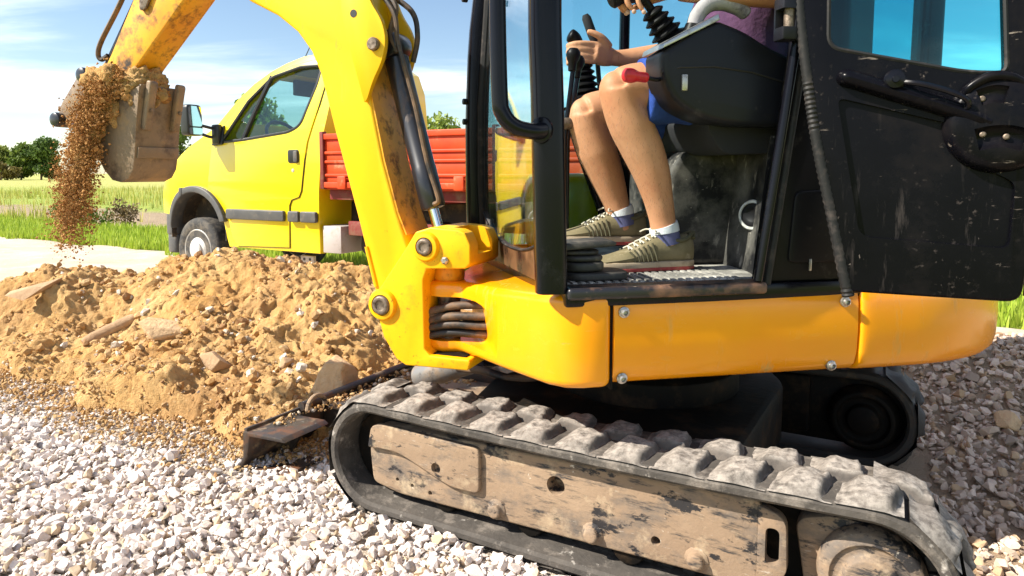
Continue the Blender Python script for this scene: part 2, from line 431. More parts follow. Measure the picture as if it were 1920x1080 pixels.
def spline(pts, n=8):
    P = [Vector(p) for p in pts]; out = []
    for i in range(len(P) - 1):
        a, b, c, d = P[max(i - 1, 0)], P[i], P[i + 1], P[min(i + 2, len(P) - 1)]
        for k in range(n):
            t = k / n
            out.append(0.5 * ((2 * b) + (c - a) * t + (2 * a - 5 * b + 4 * c - d) * t * t + (3 * b - a - 3 * c + d) * t ** 3))
    out.append(P[-1]); return out

def circ(cx, cz, r, n=24, a0=0, a1=360):
    return [(cx + r * math.cos(R(a0 + (a1 - a0) * k / n)), cz + r * math.sin(R(a0 + (a1 - a0) * k / n))) for k in range(n if a1 - a0 == 360 else n + 1)]

def copy_tree(o, parent=None):
    c = o.copy(); col.objects.link(c); c.parent = parent
    for ch in o.children: copy_tree(ch, c)
    return c

# numpy value noise (for terrain heights and irregular stones)
def _h(ix, iy, s):
    n = (ix.astype(np.int64) * 374761393 + iy.astype(np.int64) * 668265263 + s * 1442695041) & 0x7fffffff
    n = ((n ^ (n >> 13)) * 1274126177) & 0x7fffffff
    return ((n ^ (n >> 16)) & 0xffff) / 65535.0
def vnoise(x, y, s=0):
    ix, iy = np.floor(x), np.floor(y); fx, fy = x - ix, y - iy
    fx = fx * fx * fx * (fx * (fx * 6 - 15) + 10); fy = fy * fy * fy * (fy * (fy * 6 - 15) + 10)
    a, b, c, d = _h(ix, iy, s), _h(ix + 1, iy, s), _h(ix, iy + 1, s), _h(ix + 1, iy + 1, s)
    return (a + (b - a) * fx + (c - a) * fy + (a - b - c + d) * fx * fy) * 2 - 1
def fbm(x, y, octv=5, s=0, gain=0.5):
    t, a, f = 0, 1.0, 1.0
    for k in range(octv):
        t = t + a * vnoise(x * f + 13.7 * k, y * f - 7.3 * k, s + k); a *= gain; f *= 2.03
    return t
def sstep(a, b, x):
    t = np.clip((x - a) / (b - a), 0, 1); return t * t * (3 - 2 * t)

# ================================================================== THE PLACE
FT = Frame(-3.06, 6.6, 150.5)      # the road and the truck on it
FU = Frame(0.442, 2.245, 151)      # undercarriage
FM = Frame(0.45, 2.25, 191)        # excavator upper body
_p = FM.w(0.66, 0)
FB = Frame(_p.x, _p.y, 159)        # swung boom
_h0 = FM.w(-0.13, 0.625)
FD = Frame(_h0.x, _h0.y, 338)      # open cab door, x from hinge to free edge, -y faces out

def np_mesh(name, V, F, smooth=False):
    me = bpy.data.meshes.new(name)
    V = np.asarray(V, dtype=np.float32); F = np.asarray(F, dtype=np.int32)
    k = F.shape[1]
    me.vertices.add(len(V)); me.vertices.foreach_set('co', V.ravel())
    me.loops.add(F.size); me.loops.foreach_set('vertex_index', F.ravel())
    me.polygons.add(len(F)); me.polygons.foreach_set('loop_start', np.arange(0, F.size, k, dtype=np.int32))
    me.polygons.foreach_set('use_smooth', [smooth] * len(F))
    me.update(calc_edges=True)
    return me

def vcol(me, name, C):
    a = me.color_attributes.new(name, 'FLOAT_COLOR', 'POINT')
    C = np.concatenate([np.asarray(C, dtype=np.float32), np.ones((len(C), 1), np.float32)], 1)
    a.data.foreach_set('color', C.ravel())

def grid(xs, ys, zf):
    X, Y = np.meshgrid(xs, ys); Z = zf(X, Y)
    nx, ny = len(xs), len(ys)
    V = np.stack([X.ravel(), Y.ravel(), Z.ravel()], 1)
    i = (np.arange(ny - 1)[:, None] * nx + np.arange(nx - 1)[None, :]).ravel()
    return V, np.stack([i, i + 1, i + nx + 1, i + nx], 1)

# ---- open field to the horizon
def ground_mat():
    m, nt, N, L, b = new_mat('field')
    tc = N.new('ShaderNodeTexCoord'); tc.name = 'TC'
    sp = N.new('ShaderNodeSeparateXYZ'); L.new(tc.outputs['Object'], sp.inputs[0])
    wob = mr(nt, nz(nt, 0.35, 5, 0.6), 0.2, 0.8, -1.6, 1.6)
    ad = N.new('ShaderNodeMath'); ad.operation = 'ADD'; L.new(sp.outputs['Y'], ad.inputs[0]); L.new(wob, ad.inputs[1])
    y = ad.outputs[0]
    fine = nz(nt, 2.5, 8, 0.7); fine2 = nz(nt, 14, 6, 0.7)
    grass = mixc(nt, mr(nt, fine, 0.3, 0.7), (0.19, 0.27, 0.025), (0.30, 0.34, 0.05))
    grass = mixc(nt, mr(nt, fine2, 0.55, 0.8), grass, (0.40, 0.34, 0.11))
    soil = mixc(nt, mr(nt, fine, 0.35, 0.65), (0.27, 0.19, 0.115), (0.36, 0.27, 0.17))
    soil = mixc(nt, mr(nt, fine2, 0.60, 0.72), soil, (0.17, 0.18, 0.04))
    dry = mixc(nt, mr(nt, fine, 0.35, 0.65), (0.42, 0.38, 0.11), (0.29, 0.33, 0.06))
    f1 = mr(nt, y, -3.3, -4.0); f2 = mr(nt, y, -7.4, -8.6); f3 = mr(nt, y, -15, -30)
    c = mixc(nt, f1, grass, soil); c = mixc(nt, f2, c, grass); c = mixc(nt, f3, c, dry)
    L.new(c, b.inputs['Base Color']); b.inputs['Roughness'].default_value = 0.95
    bn = N.new('ShaderNodeBump'); bn.inputs['Strength'].default_value = 0.8; bn.inputs['Distance'].default_value = 0.08
    L.new(fine2, bn.inputs['Height']); L.new(bn.outputs[0], b.inputs['Normal'])
    return m
gx = np.concatenate([-np.geomspace(1500, 12, 26), np.linspace(-10, 14, 49), np.geomspace(16, 1500, 26)])
gy = np.concatenate([-np.geomspace(1500, 22, 26), np.linspace(-20, 8, 57), np.geomspace(9, 1500, 26)])
def zfield(X, Y):
    return -0.07 + 0.05 * fbm(X * 0.35, Y * 0.35, 4, 3) * sstep(-1.8, -4.5, Y)
V, F = grid(gx, gy, zfield)
ground = link('ground', np_mesh('ground', V, F, True), ground_mat(), None, FT.o, FT.a)
tag(ground, kind='structure')

# ---- pale dirt road the truck stands on
M_['road'] = pm('pale_dirt_road', (0.50, 0.415, 0.32), 0.95, var=(1.2, (0.42, 0.33, 0.235)),
                layers=[((0.58, 0.51, 0.42), 0.95, 3.0, 0.50, 0.75), ((0.40, 0.29, 0.18), 0.95, 9, 0.60, 0.75)], bump=(22, 0.6, 0.02))
rx = np.linspace(-14, 22, 181); ry = np.linspace(-1.75, 2.2, 40)
def zroad(X, Y):
    return -0.045 + 0.012 * fbm(X * 1.2, Y * 1.2, 4, 5) - 0.05 * sstep(-1.45, -1.75, Y + 0.12 * fbm(X * 0.8, Y * 0.0, 3, 9))
V, F = grid(rx, ry, zroad)
tag(link('dirt_road', np_mesh('dirt_road', V, F, True), 'road', None, FT.o, FT.a), kind='structure')

# ---- gravel bed (base sheet, single stones of the foreground, the rest as one mass)
def zgravel(X, Y):
    z = -0.02 + 0.014 * fbm(X * 1.6, Y * 1.6, 4, 21)
    # windrow thrown up on the right behind the machine
    u = (X - 2.35) * 0.87 + (Y - 3.0) * -0.49; w = (X - 2.35) * 0.49 + (Y - 3.0) * 0.87
    z = z + 0.27 * np.exp(-(w / 0.60) ** 2) * sstep(-1.7, -0.5, u) * (1 - sstep(0.7, 2.4, u) * 0.75)
    # shallow bank on the left, where the stones are raked down from the dig
    z = z + 0.035 * np.exp(-((Y - 2.55 + 0.53 * (X + 1.0)) / 0.35) ** 2) * sstep(0.2, -0.8, X)
    # machine stands on packed stones
    return z
M_['gravel_base'] = pm('crushed_limestone_fines', (0.62, 0.54, 0.45), 0.95, var=(12, (0.50, 0.42, 0.33)),
                layers=[((0.34, 0.26, 0.18), 0.95, 60, 0.52, 0.66)], bump=(110, 1.0, 0.02))
_nt = M_['gravel_base'].node_tree; _b = _nt.nodes['Principled BSDF']; _src = _b.inputs['Base Color'].links[0].from_socket
_sp = _nt.nodes.new('ShaderNodeSeparateXYZ'); _nt.links.new(_nt.nodes['TC'].outputs['Object'], _sp.inputs[0])
_nt.links.new(mixc(_nt, mr(_nt, _sp.outputs['X'], 0.3, 1.1, 0, 0.8), _src, (0.36, 0.235, 0.13)), _b.inputs['Base Color'])   # browner bed to the right, warm tone of the shade put into its colour
V, F = grid(np.linspace(-4.2, 4.8, 260), np.linspace(0.1, 4.3, 130), zgravel)
gravel_bed = tag(link('gravel_bed', np_mesh('gravel_bed', V, F, True), 'gravel_base'), kind='structure')

def hull_stone(seed, n=14, sq=(1, 0.8, 0.62), icos=False):
    r = np.random.default_rng(seed)
    bm = bmesh.new()
    if icos:
        bmesh.ops.create_icosphere(bm, subdivisions=icos, radius=1)
        for v in bm.verts:
            k = 1 + 0.30 * math.sin(3.1 * v.co.x + seed) * math.cos(2.7 * v.co.y - seed) + r.normal(0, 0.10)
            v.co = Vector((v.co.x * sq[0], v.co.y * sq[1], v.co.z * sq[2])) * k
    else:
        p = r.normal(size=(n, 3)); p /= np.linalg.norm(p, axis=1)[:, None]
        p *= (0.75 + 0.25 * r.random((n, 1))) * np.array(sq)
        for q in p: bm.verts.new(q)
        res = bmesh.ops.convex_hull(bm, input=bm.verts)
        bmesh.ops.delete(bm, geom=[g for g in res['geom_interior'] if isinstance(g, bmesh.types.BMVert)], context='VERTS')
        bmesh.ops.triangulate(bm, faces=bm.faces)
    bm.verts.ensure_lookup_table()
    V = np.array([v.co for v in bm.verts]); F = np.array([[v.index for v in f.verts] for f in bm.faces])
    bm.free()
    return V, F

PROTO = [hull_stone(100 + i, 15, (1, 0.62 + 0.3 * random.random(), 0.45 + 0.3 * random.random())) for i in range(14)]
CLOD = [hull_stone(300 + i, 0, (1, 0.85, 0.75), icos=1) for i in range(6)]

def rotmats(n, tilt=1.0):
    a, b, c = rng.random(n) * 6.283, (rng.random(n) - 0.5) * 2 * tilt, (rng.random(n) - 0.5) * 2 * tilt
    ca, sa, cb, sb, cc, sc_ = np.cos(a), np.sin(a), np.cos(b), np.sin(b), np.cos(c), np.sin(c)
    Rm = np.empty((n, 3, 3))
    Rm[:, 0, 0] = ca * cb; Rm[:, 0, 1] = ca * sb * sc_ - sa * cc; Rm[:, 0, 2] = ca * sb * cc + sa * sc_
    Rm[:, 1, 0] = sa * cb; Rm[:, 1, 1] = sa * sb * sc_ + ca * cc; Rm[:, 1, 2] = sa * sb * cc - ca * sc_
    Rm[:, 2, 0] = -sb; Rm[:, 2, 1] = cb * sc_; Rm[:, 2, 2] = cb * cc
    return Rm

def scatter(name, P, S, protos, colors, mat, tilt=1.0, smooth=False):
    """one mesh of many lumps: positions P, sizes S, one colour each"""
    n = len(P); Rm = rotmats(n, tilt); kind = rng.integers(0, len(protos), n)
    Vs, Fs, Cs, off = [], [], [], 0
    for k, (pv, pf) in enumerate(protos):
        idx = np.where(kind == k)[0]
        if len(idx) == 0: continue
        W = np.einsum('nij,vj->nvi', Rm[idx] * S[idx, None, None], pv) + P[idx, None, :]
        Fk = pf[None] + (np.arange(len(idx)) * len(pv))[:, None, None] + off
        Vs.append(W.reshape(-1, 3)); Fs.append(Fk.reshape(-1, 3)); Cs.append(np.repeat(colors[idx], len(pv), 0)); off += len(idx) * len(pv)
    me = np_mesh(name, np.concatenate(Vs), np.concatenate(Fs))
    vcol(me, 'tone', np.concatenate(Cs))
    if smooth: me.polygons.foreach_set('use_smooth', [True] * len(me.polygons))
    me.materials.append(mat)
    return me

def stone_colors(n):
    t = rng.random((n, 1)); base = np.array([0.67, 0.595, 0.545]) * (1 - t) + np.array([0.82, 0.755, 0.71]) * t
    w = rng.random((n, 1))
    base = np.where(w < 0.13, np.array([0.56, 0.43, 0.29]), base)
    base = np.where(w > 0.90, np.array([0.43, 0.39, 0.37]), base)
    base = np.where((w > 0.5) & (w < 0.62), np.array([0.62, 0.53, 0.47]), base)
    return base * (0.86 + 0.22 * rng.random((n, 1)))

def stone_mat(name):
    m, nt, N, L, b = new_mat(name)
    a = N.new('ShaderNodeVertexColor'); a.layer_name = 'tone'
    f = nz(nt, 60, 6, 0.7)
    c = mixc(nt, mr(nt, f, 0.4, 0.75, 0, 0.55), a.outputs[0], (0.42, 0.33, 0.24))
    L.new(c, b.inputs['Base Color']); b.inputs['Roughness'].default_value = 0.9
    bn = N.new('ShaderNodeBump'); bn.inputs['Strength'].default_value = 0.5; bn.inputs['Distance'].default_value = 0.004
    L.new(nz(nt, 160, 5, 0.7), bn.inputs['Height']); L.new(bn.outputs[0], b.inputs['Normal'])
    return m
M_['limestone'] = stone_mat('crushed_limestone')

def front_of_dirt(x):      # near edge of the dug earth
    return np.interp(x, [-4.5, -3.4, -2.5, -1.7, -1.0, -0.55, -0.1, 0.2], [4.5, 3.75, 3.26, 2.82, 2.44, 2.55, 2.95, 3.6])

def under_track(X, Y):
    dx, dy = X - FU.o.x, Y - FU.o.y; c, s = math.cos(FU.a), math.sin(FU.a)
    u, w = c * dx + s * dy, -s * dx + c * dy
    return (np.abs(u + 0.07) < 0.80) & (np.abs(np.abs(w) - 0.54) < 0.125)
def keep_stone(X, Y):
    return (Y < front_of_dirt(X) + 0.06) & ~under_track(X, Y)

# candidates: foreground left, under the machine, right
P1 = np.stack([rng.uniform(-3.1, 0.8, 52000), rng.uniform(1.0, 3.8, 52000)], 1)
P2 = np.stack([rng.uniform(0.0, 4.6, 36000), rng.uniform(1.2, 4.3, 36000)], 1)
XY = np.concatenate([P1, P2])
XY = XY[keep_stone(XY[:, 0], XY[:, 1])]
near = XY[:, 0] < 0.4
size = np.where(near, 0.010 + 0.017 * rng.random(len(XY)) ** 1.8, 0.010 + 0.020 * rng.random(len(XY)) ** 2.2)
edge = front_of_dirt(XY[:, 0]) - XY[:, 1]
size = np.where(near & (edge < 0.25), size * 0.6, size)          # fine chippings along the dig
Z = zgravel(XY[:, 0], XY[:, 1]) + size * rng.uniform(-0.1, 0.9, len(XY))
P = np.column_stack([XY, Z])
cols = stone_colors(len(P)) * (1 - sstep(0.3, 1.0, P[:, :1]) * np.array([[0.16, 0.28, 0.40]]))      # browner stones at right: own tan plus warm shade put into the colour
tag(link('gravel', scatter('gravel', P, size, PROTO, cols, M_['limestone']), None, gravel_bed), kind='stuff')
# the largest stones, one by one
stone_mesh = []
for k, (pv, pf) in enumerate(PROTO):
    for t in range(3):
        me = np_mesh('stone', pv, pf); vcol(me, 'tone', np.repeat(stone_colors(1), len(pv), 0)); me.materials.append(M_['limestone']); stone_mesh.append(me)
n_big = 0
for k in range(4000):
    x, y = rng.uniform(-2.2, 0.25), rng.uniform(1.25, 2.75)
    if rng.random() > (2.9 - y) / 1.7: continue
    if y > front_of_dirt(np.array(x)) - 0.12 or under_track(np.array(x), np.array(y)): continue
    fw = y; px = 960 + 1280 * x / fw
    if px < -40: continue
    s = 0.021 + 0.017 * rng.random() ** 2
    o = link('stone', stone_mesh[rng.integers(len(stone_mesh))], None, gravel_bed, (x, y, float(zgravel(np.array(x), np.array(y))) + s * 0.55),
             rot=(rng.uniform(-0.5, 0.5), rng.uniform(-0.5, 0.5), rng.uniform(0, 6.28)))
    o.scale = (s, s, s)
    n_big += 1
    if n_big >= 250: break
brown_mesh = []  # same browner tone, partly shade put into the colour
for me in stone_mesh[::3]:
    me = me.copy(); q = np.empty(len(me.vertices) * 4, np.float32); me.color_attributes['tone'].data.foreach_get('color', q)
    me.color_attributes['tone'].data.foreach_set('color', (q.reshape(-1, 4) * np.array([0.80, 0.67, 0.53, 1])).astype(np.float32).ravel()); brown_mesh.append(me)
for k in range(46):
    x, y = rng.uniform(1.15, 3.2), rng.uniform(1.9, 3.3)
    if under_track(np.array(x), np.array(y)): continue
    s = 0.026 + 0.022 * rng.random() ** 2
    o = link('stone', brown_mesh[rng.integers(len(brown_mesh))], None, gravel_bed, (x, y, float(zgravel(np.array(x), np.array(y))) + s * 0.6),
             rot=(rng.uniform(-0.5, 0.5), rng.uniform(-0.5, 0.5), rng.uniform(0, 6.28)))
    o.scale = (s, s, s)

# ---- heap of dug sandy earth
def zdirt(X, Y, fine=True):
    f = front_of_dirt(X)
    crest = 4.05 + 0.12 * np.sin(X * 2.1)
    zc = np.interp(X, [-6, -4.2, -3.4, -2.95, -2.55, -2.28, -2.05, -1.75, -1.5, -1.22, -1.0, -0.82, -0.5, -0.15, 0.25],
                   [0.0, 0.12, 0.38, 0.47, 0.54, 0.44, 0.53, 0.63, 0.59, 0.55, 0.52, 0.46, 0.28, 0.05, -0.1])
    warp = 0.10 * fbm(X * 2.3, Y * 2.3, 3, 41)
    d = Y + warp - f
    t = np.clip(d / np.maximum(crest - f, 0.3), 0, 1.0)
    lip = 0.30 * sstep(0.0, 0.10, t)
    up = lip + 0.10 * sstep(0.10, 0.42, t) + 0.60 * sstep(0.34, 1.0, t)
    back = 1 - sstep(0.06, 1.15, Y - crest)
    z = -0.05 + (zc - 0.035) * up * back
    z = np.where(d < 0, -0.06, z)
    amp = sstep(0.0, 0.06, d) * (1 - sstep(0.8, 1.3, Y - crest))
    z = z + amp * (0.045 * fbm(X * 3.2, Y * 3.2, 3, 51))
    if fine:
        n1 = fbm(X * 8, Y * 8, 5, 61, 0.62)
        n2 = 1 - np.abs(fbm(X * 21, Y * 21, 3, 71, 0.6))
        z = z + amp * (0.024 * n1 + 0.017 * n2 + 0.008 * fbm(X * 45, Y * 45, 2, 81))
    return z
def dirt_mat(name):
    m, nt, N, L, b = new_mat(name)
    big, mid, fin = nz(nt, 2.2, 5, 0.6), nz(nt, 11, 7, 0.7), nz(nt, 90, 5, 0.7)
    c = mixc(nt, mr(nt, big, 0.36, 0.64), (0.55, 0.305, 0.105), (0.60, 0.395, 0.175))
    c = mixc(nt, mr(nt, nz(nt, 1.3, 4, 0.65), 0.50, 0.62, 0, 0.75), c, (0.42, 0.235, 0.10))
    c = mixc(nt, mr(nt, mid, 0.52, 0.72), c, (0.34, 0.180, 0.065))
    c = mixc(nt, mr(nt, fin, 0.58, 0.80), c, (0.64, 0.48, 0.28))
    L.new(c, b.inputs['Base Color']); b.inputs['Roughness'].default_value = 0.97
    b.inputs['Specular IOR Level'].default_value = 0.15
    bn = N.new('ShaderNodeBump'); bn.inputs['Strength'].default_value = 0.9; bn.inputs['Distance'].default_value = 0.02
    L.new(nz(nt, 70, 8, 0.72), bn.inputs['Height']); L.new(bn.outputs[0], b.inputs['Normal'])
    return m
M_['dirt'] = dirt_mat('sandy_earth')
V, F = grid(np.linspace(-5.2, 0.35, 620), np.linspace(2.2, 5.4, 360), zdirt)
jx, jy = fbm(V[:, 0] * 14, V[:, 1] * 14 + V[:, 2] * 14, 3, 131), fbm(V[:, 0] * 14 + V[:, 2] * 14 + 9, V[:, 1] * 14, 3, 137)
V[:, 0] += 0.016 * jx; V[:, 1] += 0.020 * jy
keep = (V[F[:, 0], 2] > -0.055)
used = np.unique(F[keep]); remap = np.full(len(V), -1); remap[used] = np.arange(len(used))
me = np_mesh('dirt_mound', V[used], remap[F[keep]]); me.polygons.foreach_set('use_smooth', [True] * len(me.polygons))
dirt_mound = tag(link('dirt_mound', me, 'dirt'), kind='structure')

def clod_mat(name):
    m, nt, N, L, b = new_mat(name)
    a = N.new('ShaderNodeVertexColor'); a.layer_name = 'tone'
    c = mixc(nt, mr(nt, nz(nt, 80, 6, 0.7), 0.45, 0.75, 0, 0.7), a.outputs[0], (0.33, 0.18, 0.07))
    L.new(c, b.inputs['Base Color']); b.inputs['Roughness'].default_value = 0.97; b.inputs['Specular IOR Level'].default_value = 0.15
    bn = N.new('ShaderNodeBump'); bn.inputs['Strength'].default_value = 0.9; bn.inputs['Distance'].default_value = 0.01
    L.new(nz(nt, 120, 6, 0.72), bn.inputs['Height']); L.new(bn.outputs[0], b.inputs['Normal'])
    return m
M_['clod'] = clod_mat('earth_clods')
def clod_colors(n, pale=0.05):
    t = rng.random((n, 1))
    c = np.array([0.47, 0.265, 0.10]) * (1 - t) + np.array([0.57, 0.39, 0.20]) * t
    w = rng.random((n, 1)); c = np.where(w < pale, np.array([0.70, 0.62, 0.50]), c)
    c = np.where(w > 0.93, np.array([0.33, 0.185, 0.09]), c)
    return c
X = rng.uniform(-4.6, 0.1, 26000); Y = rng.uniform(2.3, 4.7, 26000)
ok = (Y > front_of_dirt(X) - 0.08 + 0.1 * rng.random(len(X))) & (zdirt(X, Y, False) > -0.045)
clump = fbm(X * 2.1, Y * 2.1, 3, 91)
ok &= rng.random(len(X)) < np.clip(0.45 + 0.8 * clump, 0.12, 1)
X, Y = X[ok], Y[ok]
S = 0.004 + 0.028 * rng.random(len(X)) ** 6
P = np.column_stack([X, Y, np.maximum(zdirt(X, Y), zgravel(X, Y)) + S * rng.uniform(-0.2, 0.6, len(X))])
tag(link('earth_clods', scatter('earth_clods', P, S, CLOD, clod_colors(len(P)), M_['clod']), None, dirt_mound), kind='stuff')
# crumbs spilt from the heap over the gravel
X = rng.uniform(-3.6, -0.4, 9000); Y = front_of_dirt(X) + rng.normal(-0.02, 0.10, 9000)
ok = ~under_track(X, Y); X, Y = X[ok], Y[ok]; S = 0.003 + 0.014 * rng.random(len(X)) ** 4
P = np.column_stack([X, Y, np.maximum(zdirt(X, Y), zgravel(X, Y) + 0.014) + S * 0.3])
tag(link('spilt_crumbs', scatter('spilt_crumbs', P, S, PROTO[:6], clod_colors(len(P), 0.12), M_['clod']), None, dirt_mound), kind='stuff')
# angular stones lying in the earth
X = rng.uniform(-4.4, 0.0, 1700); Y = rng.uniform(2.35, 4.4, 1700)
ok = (Y > front_of_dirt(X) - 0.05) & (rng.random(1700) < np.clip(0.5 + 0.9 * fbm(X * 1.5, Y * 1.5, 2, 95), 0.1, 1))
X, Y = X[ok], Y[ok]; S = 0.007 + 0.028 * rng.random(len(X)) ** 3
P = np.column_stack([X, Y, zdirt(X, Y) + S * 0.3])
cc = np.where(rng.random((len(P), 1)) < 0.45, np.array([[0.74, 0.68, 0.58]]), np.array([[0.50, 0.33, 0.17]])) * (0.8 + 0.3 * rng.random((len(P), 1)))
tag(link('rubble', scatter('rubble', P, S, PROTO, cc, M_['clod']), None, dirt_mound), kind='stuff')

# ---- single rocks and lumps on the heap
M_['rock_tan'] = pm('sandstone_block', (0.57, 0.36, 0.18), 0.92, var=(7, (0.64, 0.45, 0.26)), layers=[((0.30, 0.16, 0.065), 0.95, 9, 0.58, 0.75), ((0.66, 0.52, 0.34), 0.95, 22, 0.62, 0.76)], bump=(34, 0.8, 0.02))
M_['rock_brown'] = pm('brown_slab', (0.33, 0.20, 0.105), 0.92, var=(7, (0.42, 0.28, 0.16)), layers=[((0.52, 0.37, 0.22), 0.95, 12, 0.56, 0.72)], bump=(50, 0.7, 0.012))
def rock(name, seed, x, y, dz, sc, rot, mat, label, cat='rock', n=12, sq=(1, 1, 1)):
    V, F = hull_stone(seed, n, sq)
    b = MB().add(V * np.array(sc), [tuple(f) for f in F])
    me = b.mesh(name, bev=min(sc) * 0.09, seg=2, ang=18)
    z = float(zdirt(np.array([x]), np.array([y]))[0])
    o = link(name, me, mat, None, (x, y, z + dz), rot=rot)
    return tag(o, label, cat)

# ================================================================== EXCAVATOR
EX = link('mini_excavator', None, None, None, (FM.o.x, FM.o.y, 0))
tag(EX, 'yellow mini excavator with black cab, open door and worn rubber tracks', 'excavator')

# ---- rubber tracks
TRF, TRR, TRZ, TRR_ = 0.62, -0.695, 0.170, 0.170       # idler x, sprocket x, axle height, outer radius
TL = TRF - TRR; ARC = math.pi * TRR_; PER = 2 * TL + 2 * ARC
def loop(s):
    """point on the outer face of the belt and the angle of its tangent"""
    s = s % PER
    if s < TL: return TRR + s, TRZ + TRR_ - 0.012 * math.sin(math.pi * s / TL), 0.0
    s -= TL
    if s < ARC:
        a = s / TRR_; return TRF + TRR_ * math.sin(a), TRZ + TRR_ * math.cos(a), -a
    s -= ARC
    if s < TL: return TRF - s, TRZ - TRR_, -math.pi
    s -= TL
    a = s / TRR_; return TRR - TRR_ * math.sin(a), TRZ - TRR_ * math.cos(a), -math.pi - a
SEC = [(0.42, -0.010), (0.430, 0), (0.650, 0), (0.660, -0.010), (0.660, -0.024), (0.652, -0.032), (0.428, -0.032), (0.42, -0.024)]
rings = []
ss = list(np.linspace(0, TL, 24, endpoint=False)) + list(np.linspace(TL, TL + ARC, 22, endpoint=False)) + list(np.linspace(TL + ARC, 2 * TL + ARC, 24, endpoint=False)) + list(np.linspace(2 * TL + ARC, PER, 22, endpoint=False))
for s in ss:
    x, z, a = loop(s)
    rings.append([(x - math.sin(a) * n, y, z + math.cos(a) * n) for y, n in SEC])
belt = part('track_belt', MB().loft(rings, closed=True), 'rubber', EX, FU)
# lugs: raised rubber blocks, two staggered rows
def lug_mesh(seed, flip):
    us, vs_ = np.array([-0.058, -0.050, -0.044, -0.038, -0.032, -0.022, -0.010, 0.002, 0.014, 0.026, 0.038, 0.050, 0.062, 0.070]), np.array([-0.062, -0.056, -0.050, -0.040, -0.025, -0.005, 0.012, 0.026, 0.036, 0.046, 0.054, 0.060])
    U_, V_ = np.meshgrid(us, vs_); u = U_ - 0.14 * V_
    w = 0.5 + 0.5 * sstep(-0.05, 0.06, V_)                       # wider towards the belt edge
    ramp = np.clip((0.066 - u) / (0.050 * w + 0.012), 0, 1) * np.clip((u + 0.050) / 0.013, 0, 1)
    lat = np.clip((V_ + 0.062) / 0.012, 0, 1) * np.clip((0.064 - V_) / 0.040, 0, 1)
    f = np.clip(ramp * 1.05, 0, 1) * lat ** 0.8
    f = f * f * (3 - 2 * f) * 0.6 + f * 0.4
    Zz = -0.0025 + 0.0245 * f + 0.0045 * f * fbm(U_ * 45 + seed * 3.1, V_ * 45, 3, 150 + seed)
    V = np.stack([U_.ravel(), (-V_ if flip else V_).ravel(), Zz.ravel()], 1); nx, ny = len(us), len(vs_)
    i = (np.arange(ny - 1)[:, None] * nx + np.arange(nx - 1)[None, :]).ravel()
    F = np.stack([i, i + 1, i + nx + 1, i + nx], 1)
    return np_mesh('lug', V, F[:, ::-1] if flip else F, True)
LUGS = [[lug_mesh(k, f) for k in range(4)] for f in (False, True)]
NL = 28
SHADED_LUG = lug_mesh(9, False); SHADED_LUG.materials.append(M_['rubber_dark'])  # darker lugs for the far track, shade put into the rubber colour
def put_lugs(parent):
    for row, yc in ((0, 0.600), (1, 0.481)):
        for k in range(NL):
            x, z, a = loop((k + 0.5 * row) * PER / NL)
            link('lug', LUGS[row][(k * 7 + row) % 4] if parent is belt else SHADED_LUG, 'rubber_lug', parent, (x, yc, z), rot=(0, -a, 0))
put_lugs(belt)
tooth = MB().box(-0.017, 0.017, 0.515, 0.560, -0.062, -0.030).mesh('guide_tooth', bev=0.006)
for k in range(68):
    x, z, a = loop(k * PER / 68)
    link('guide_tooth', tooth, 'rubber_dark', belt, (x, 0, z), rot=(0, -a, 0))
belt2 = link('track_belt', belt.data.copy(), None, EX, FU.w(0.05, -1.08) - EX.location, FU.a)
belt2.data.materials.clear(); belt2.data.materials.append(M_['rubber_dark'])  # far belt gets darker rubber to paint in the shade it lies in
put_lugs(belt2)

# ---- near track frame with its holes, bolts and cover plate
FY = 0.612
fr_poly = rpoly([(0.655, 0.075), (0.668, 0.185), (0.640, 0.262), (0.30, 0.270), (-0.475, 0.285), (-0.475, 0.075), (0.10, 0.066), (0.56, 0.058)],
                [0.02, 0.03, 0.06, 0, 0.01, 0.02, 0, 0.03])
tf = part('track_frame', MB().prism(fr_poly, 0.47, FY), 'track_steel', EX, FU, bev=0.010, seg=3)
boolean(tf, [MB().prism(circ(0.035, 0.203, 0.026), 0.56, 0.7), MB().prism(circ(-0.235, 0.125, 0.012), 0.58, 0.7),
             MB().prism(circ(0.560, 0.103, 0.006), 0.58, 0.7), MB().prism(circ(0.505, 0.096, 0.006), 0.58, 0.7), MB().prism(circ(0.44, 0.088, 0.007), 0.58, 0.7)])
cover = part('cover_plate', MB().prism(rpoly([(0.662, 0.188), (0.648, 0.255), (0.62, 0.268), (0.262, 0.262), (0.262, 0.132), (0.36, 0.130), (0.47, 0.168), (0.55, 0.196)],
             [0.01, 0.02, 0.02, 0.02, 0.02, 0.03, 0.06, 0.06]), FY - 0.004, FY + 0.016), 'track_steel', tf, bev=0.006, seg=3)
boolean(cover, [MB().prism(circ(0.408, 0.176, 0.016), 0.5, 0.8)])
for bx_, bz in ((0.215, 0.094), (-0.070, 0.100), (-0.335, 0.106)):
    part('bolt', MB().lathe([(0.030, 0), (0.030, 0.004), (0.021, 0.008), (0.020, 0.020), (0.014, 0.024), (0, 0.024)], (bx_, FY - 0.002, bz), (0, 1, 0), 12), 'track_steel', tf, bev=0.002)
lugp = part('slotted_lug', MB().prism(rpoly([(-0.470, 0.275), (-0.53, 0.258), (-0.535, 0.115), (-0.47, 0.100)], [0.0, 0.03, 0.03, 0]), 0.585, FY + 0.002), 'track_steel', EX, FU, bev=0.003)
boolean(lugp, [MB().prism(rpoly([(-0.487, 0.228), (-0.517, 0.228), (-0.517, 0.142), (-0.487, 0.142)], 0.0149), 0.5, 0.8)])
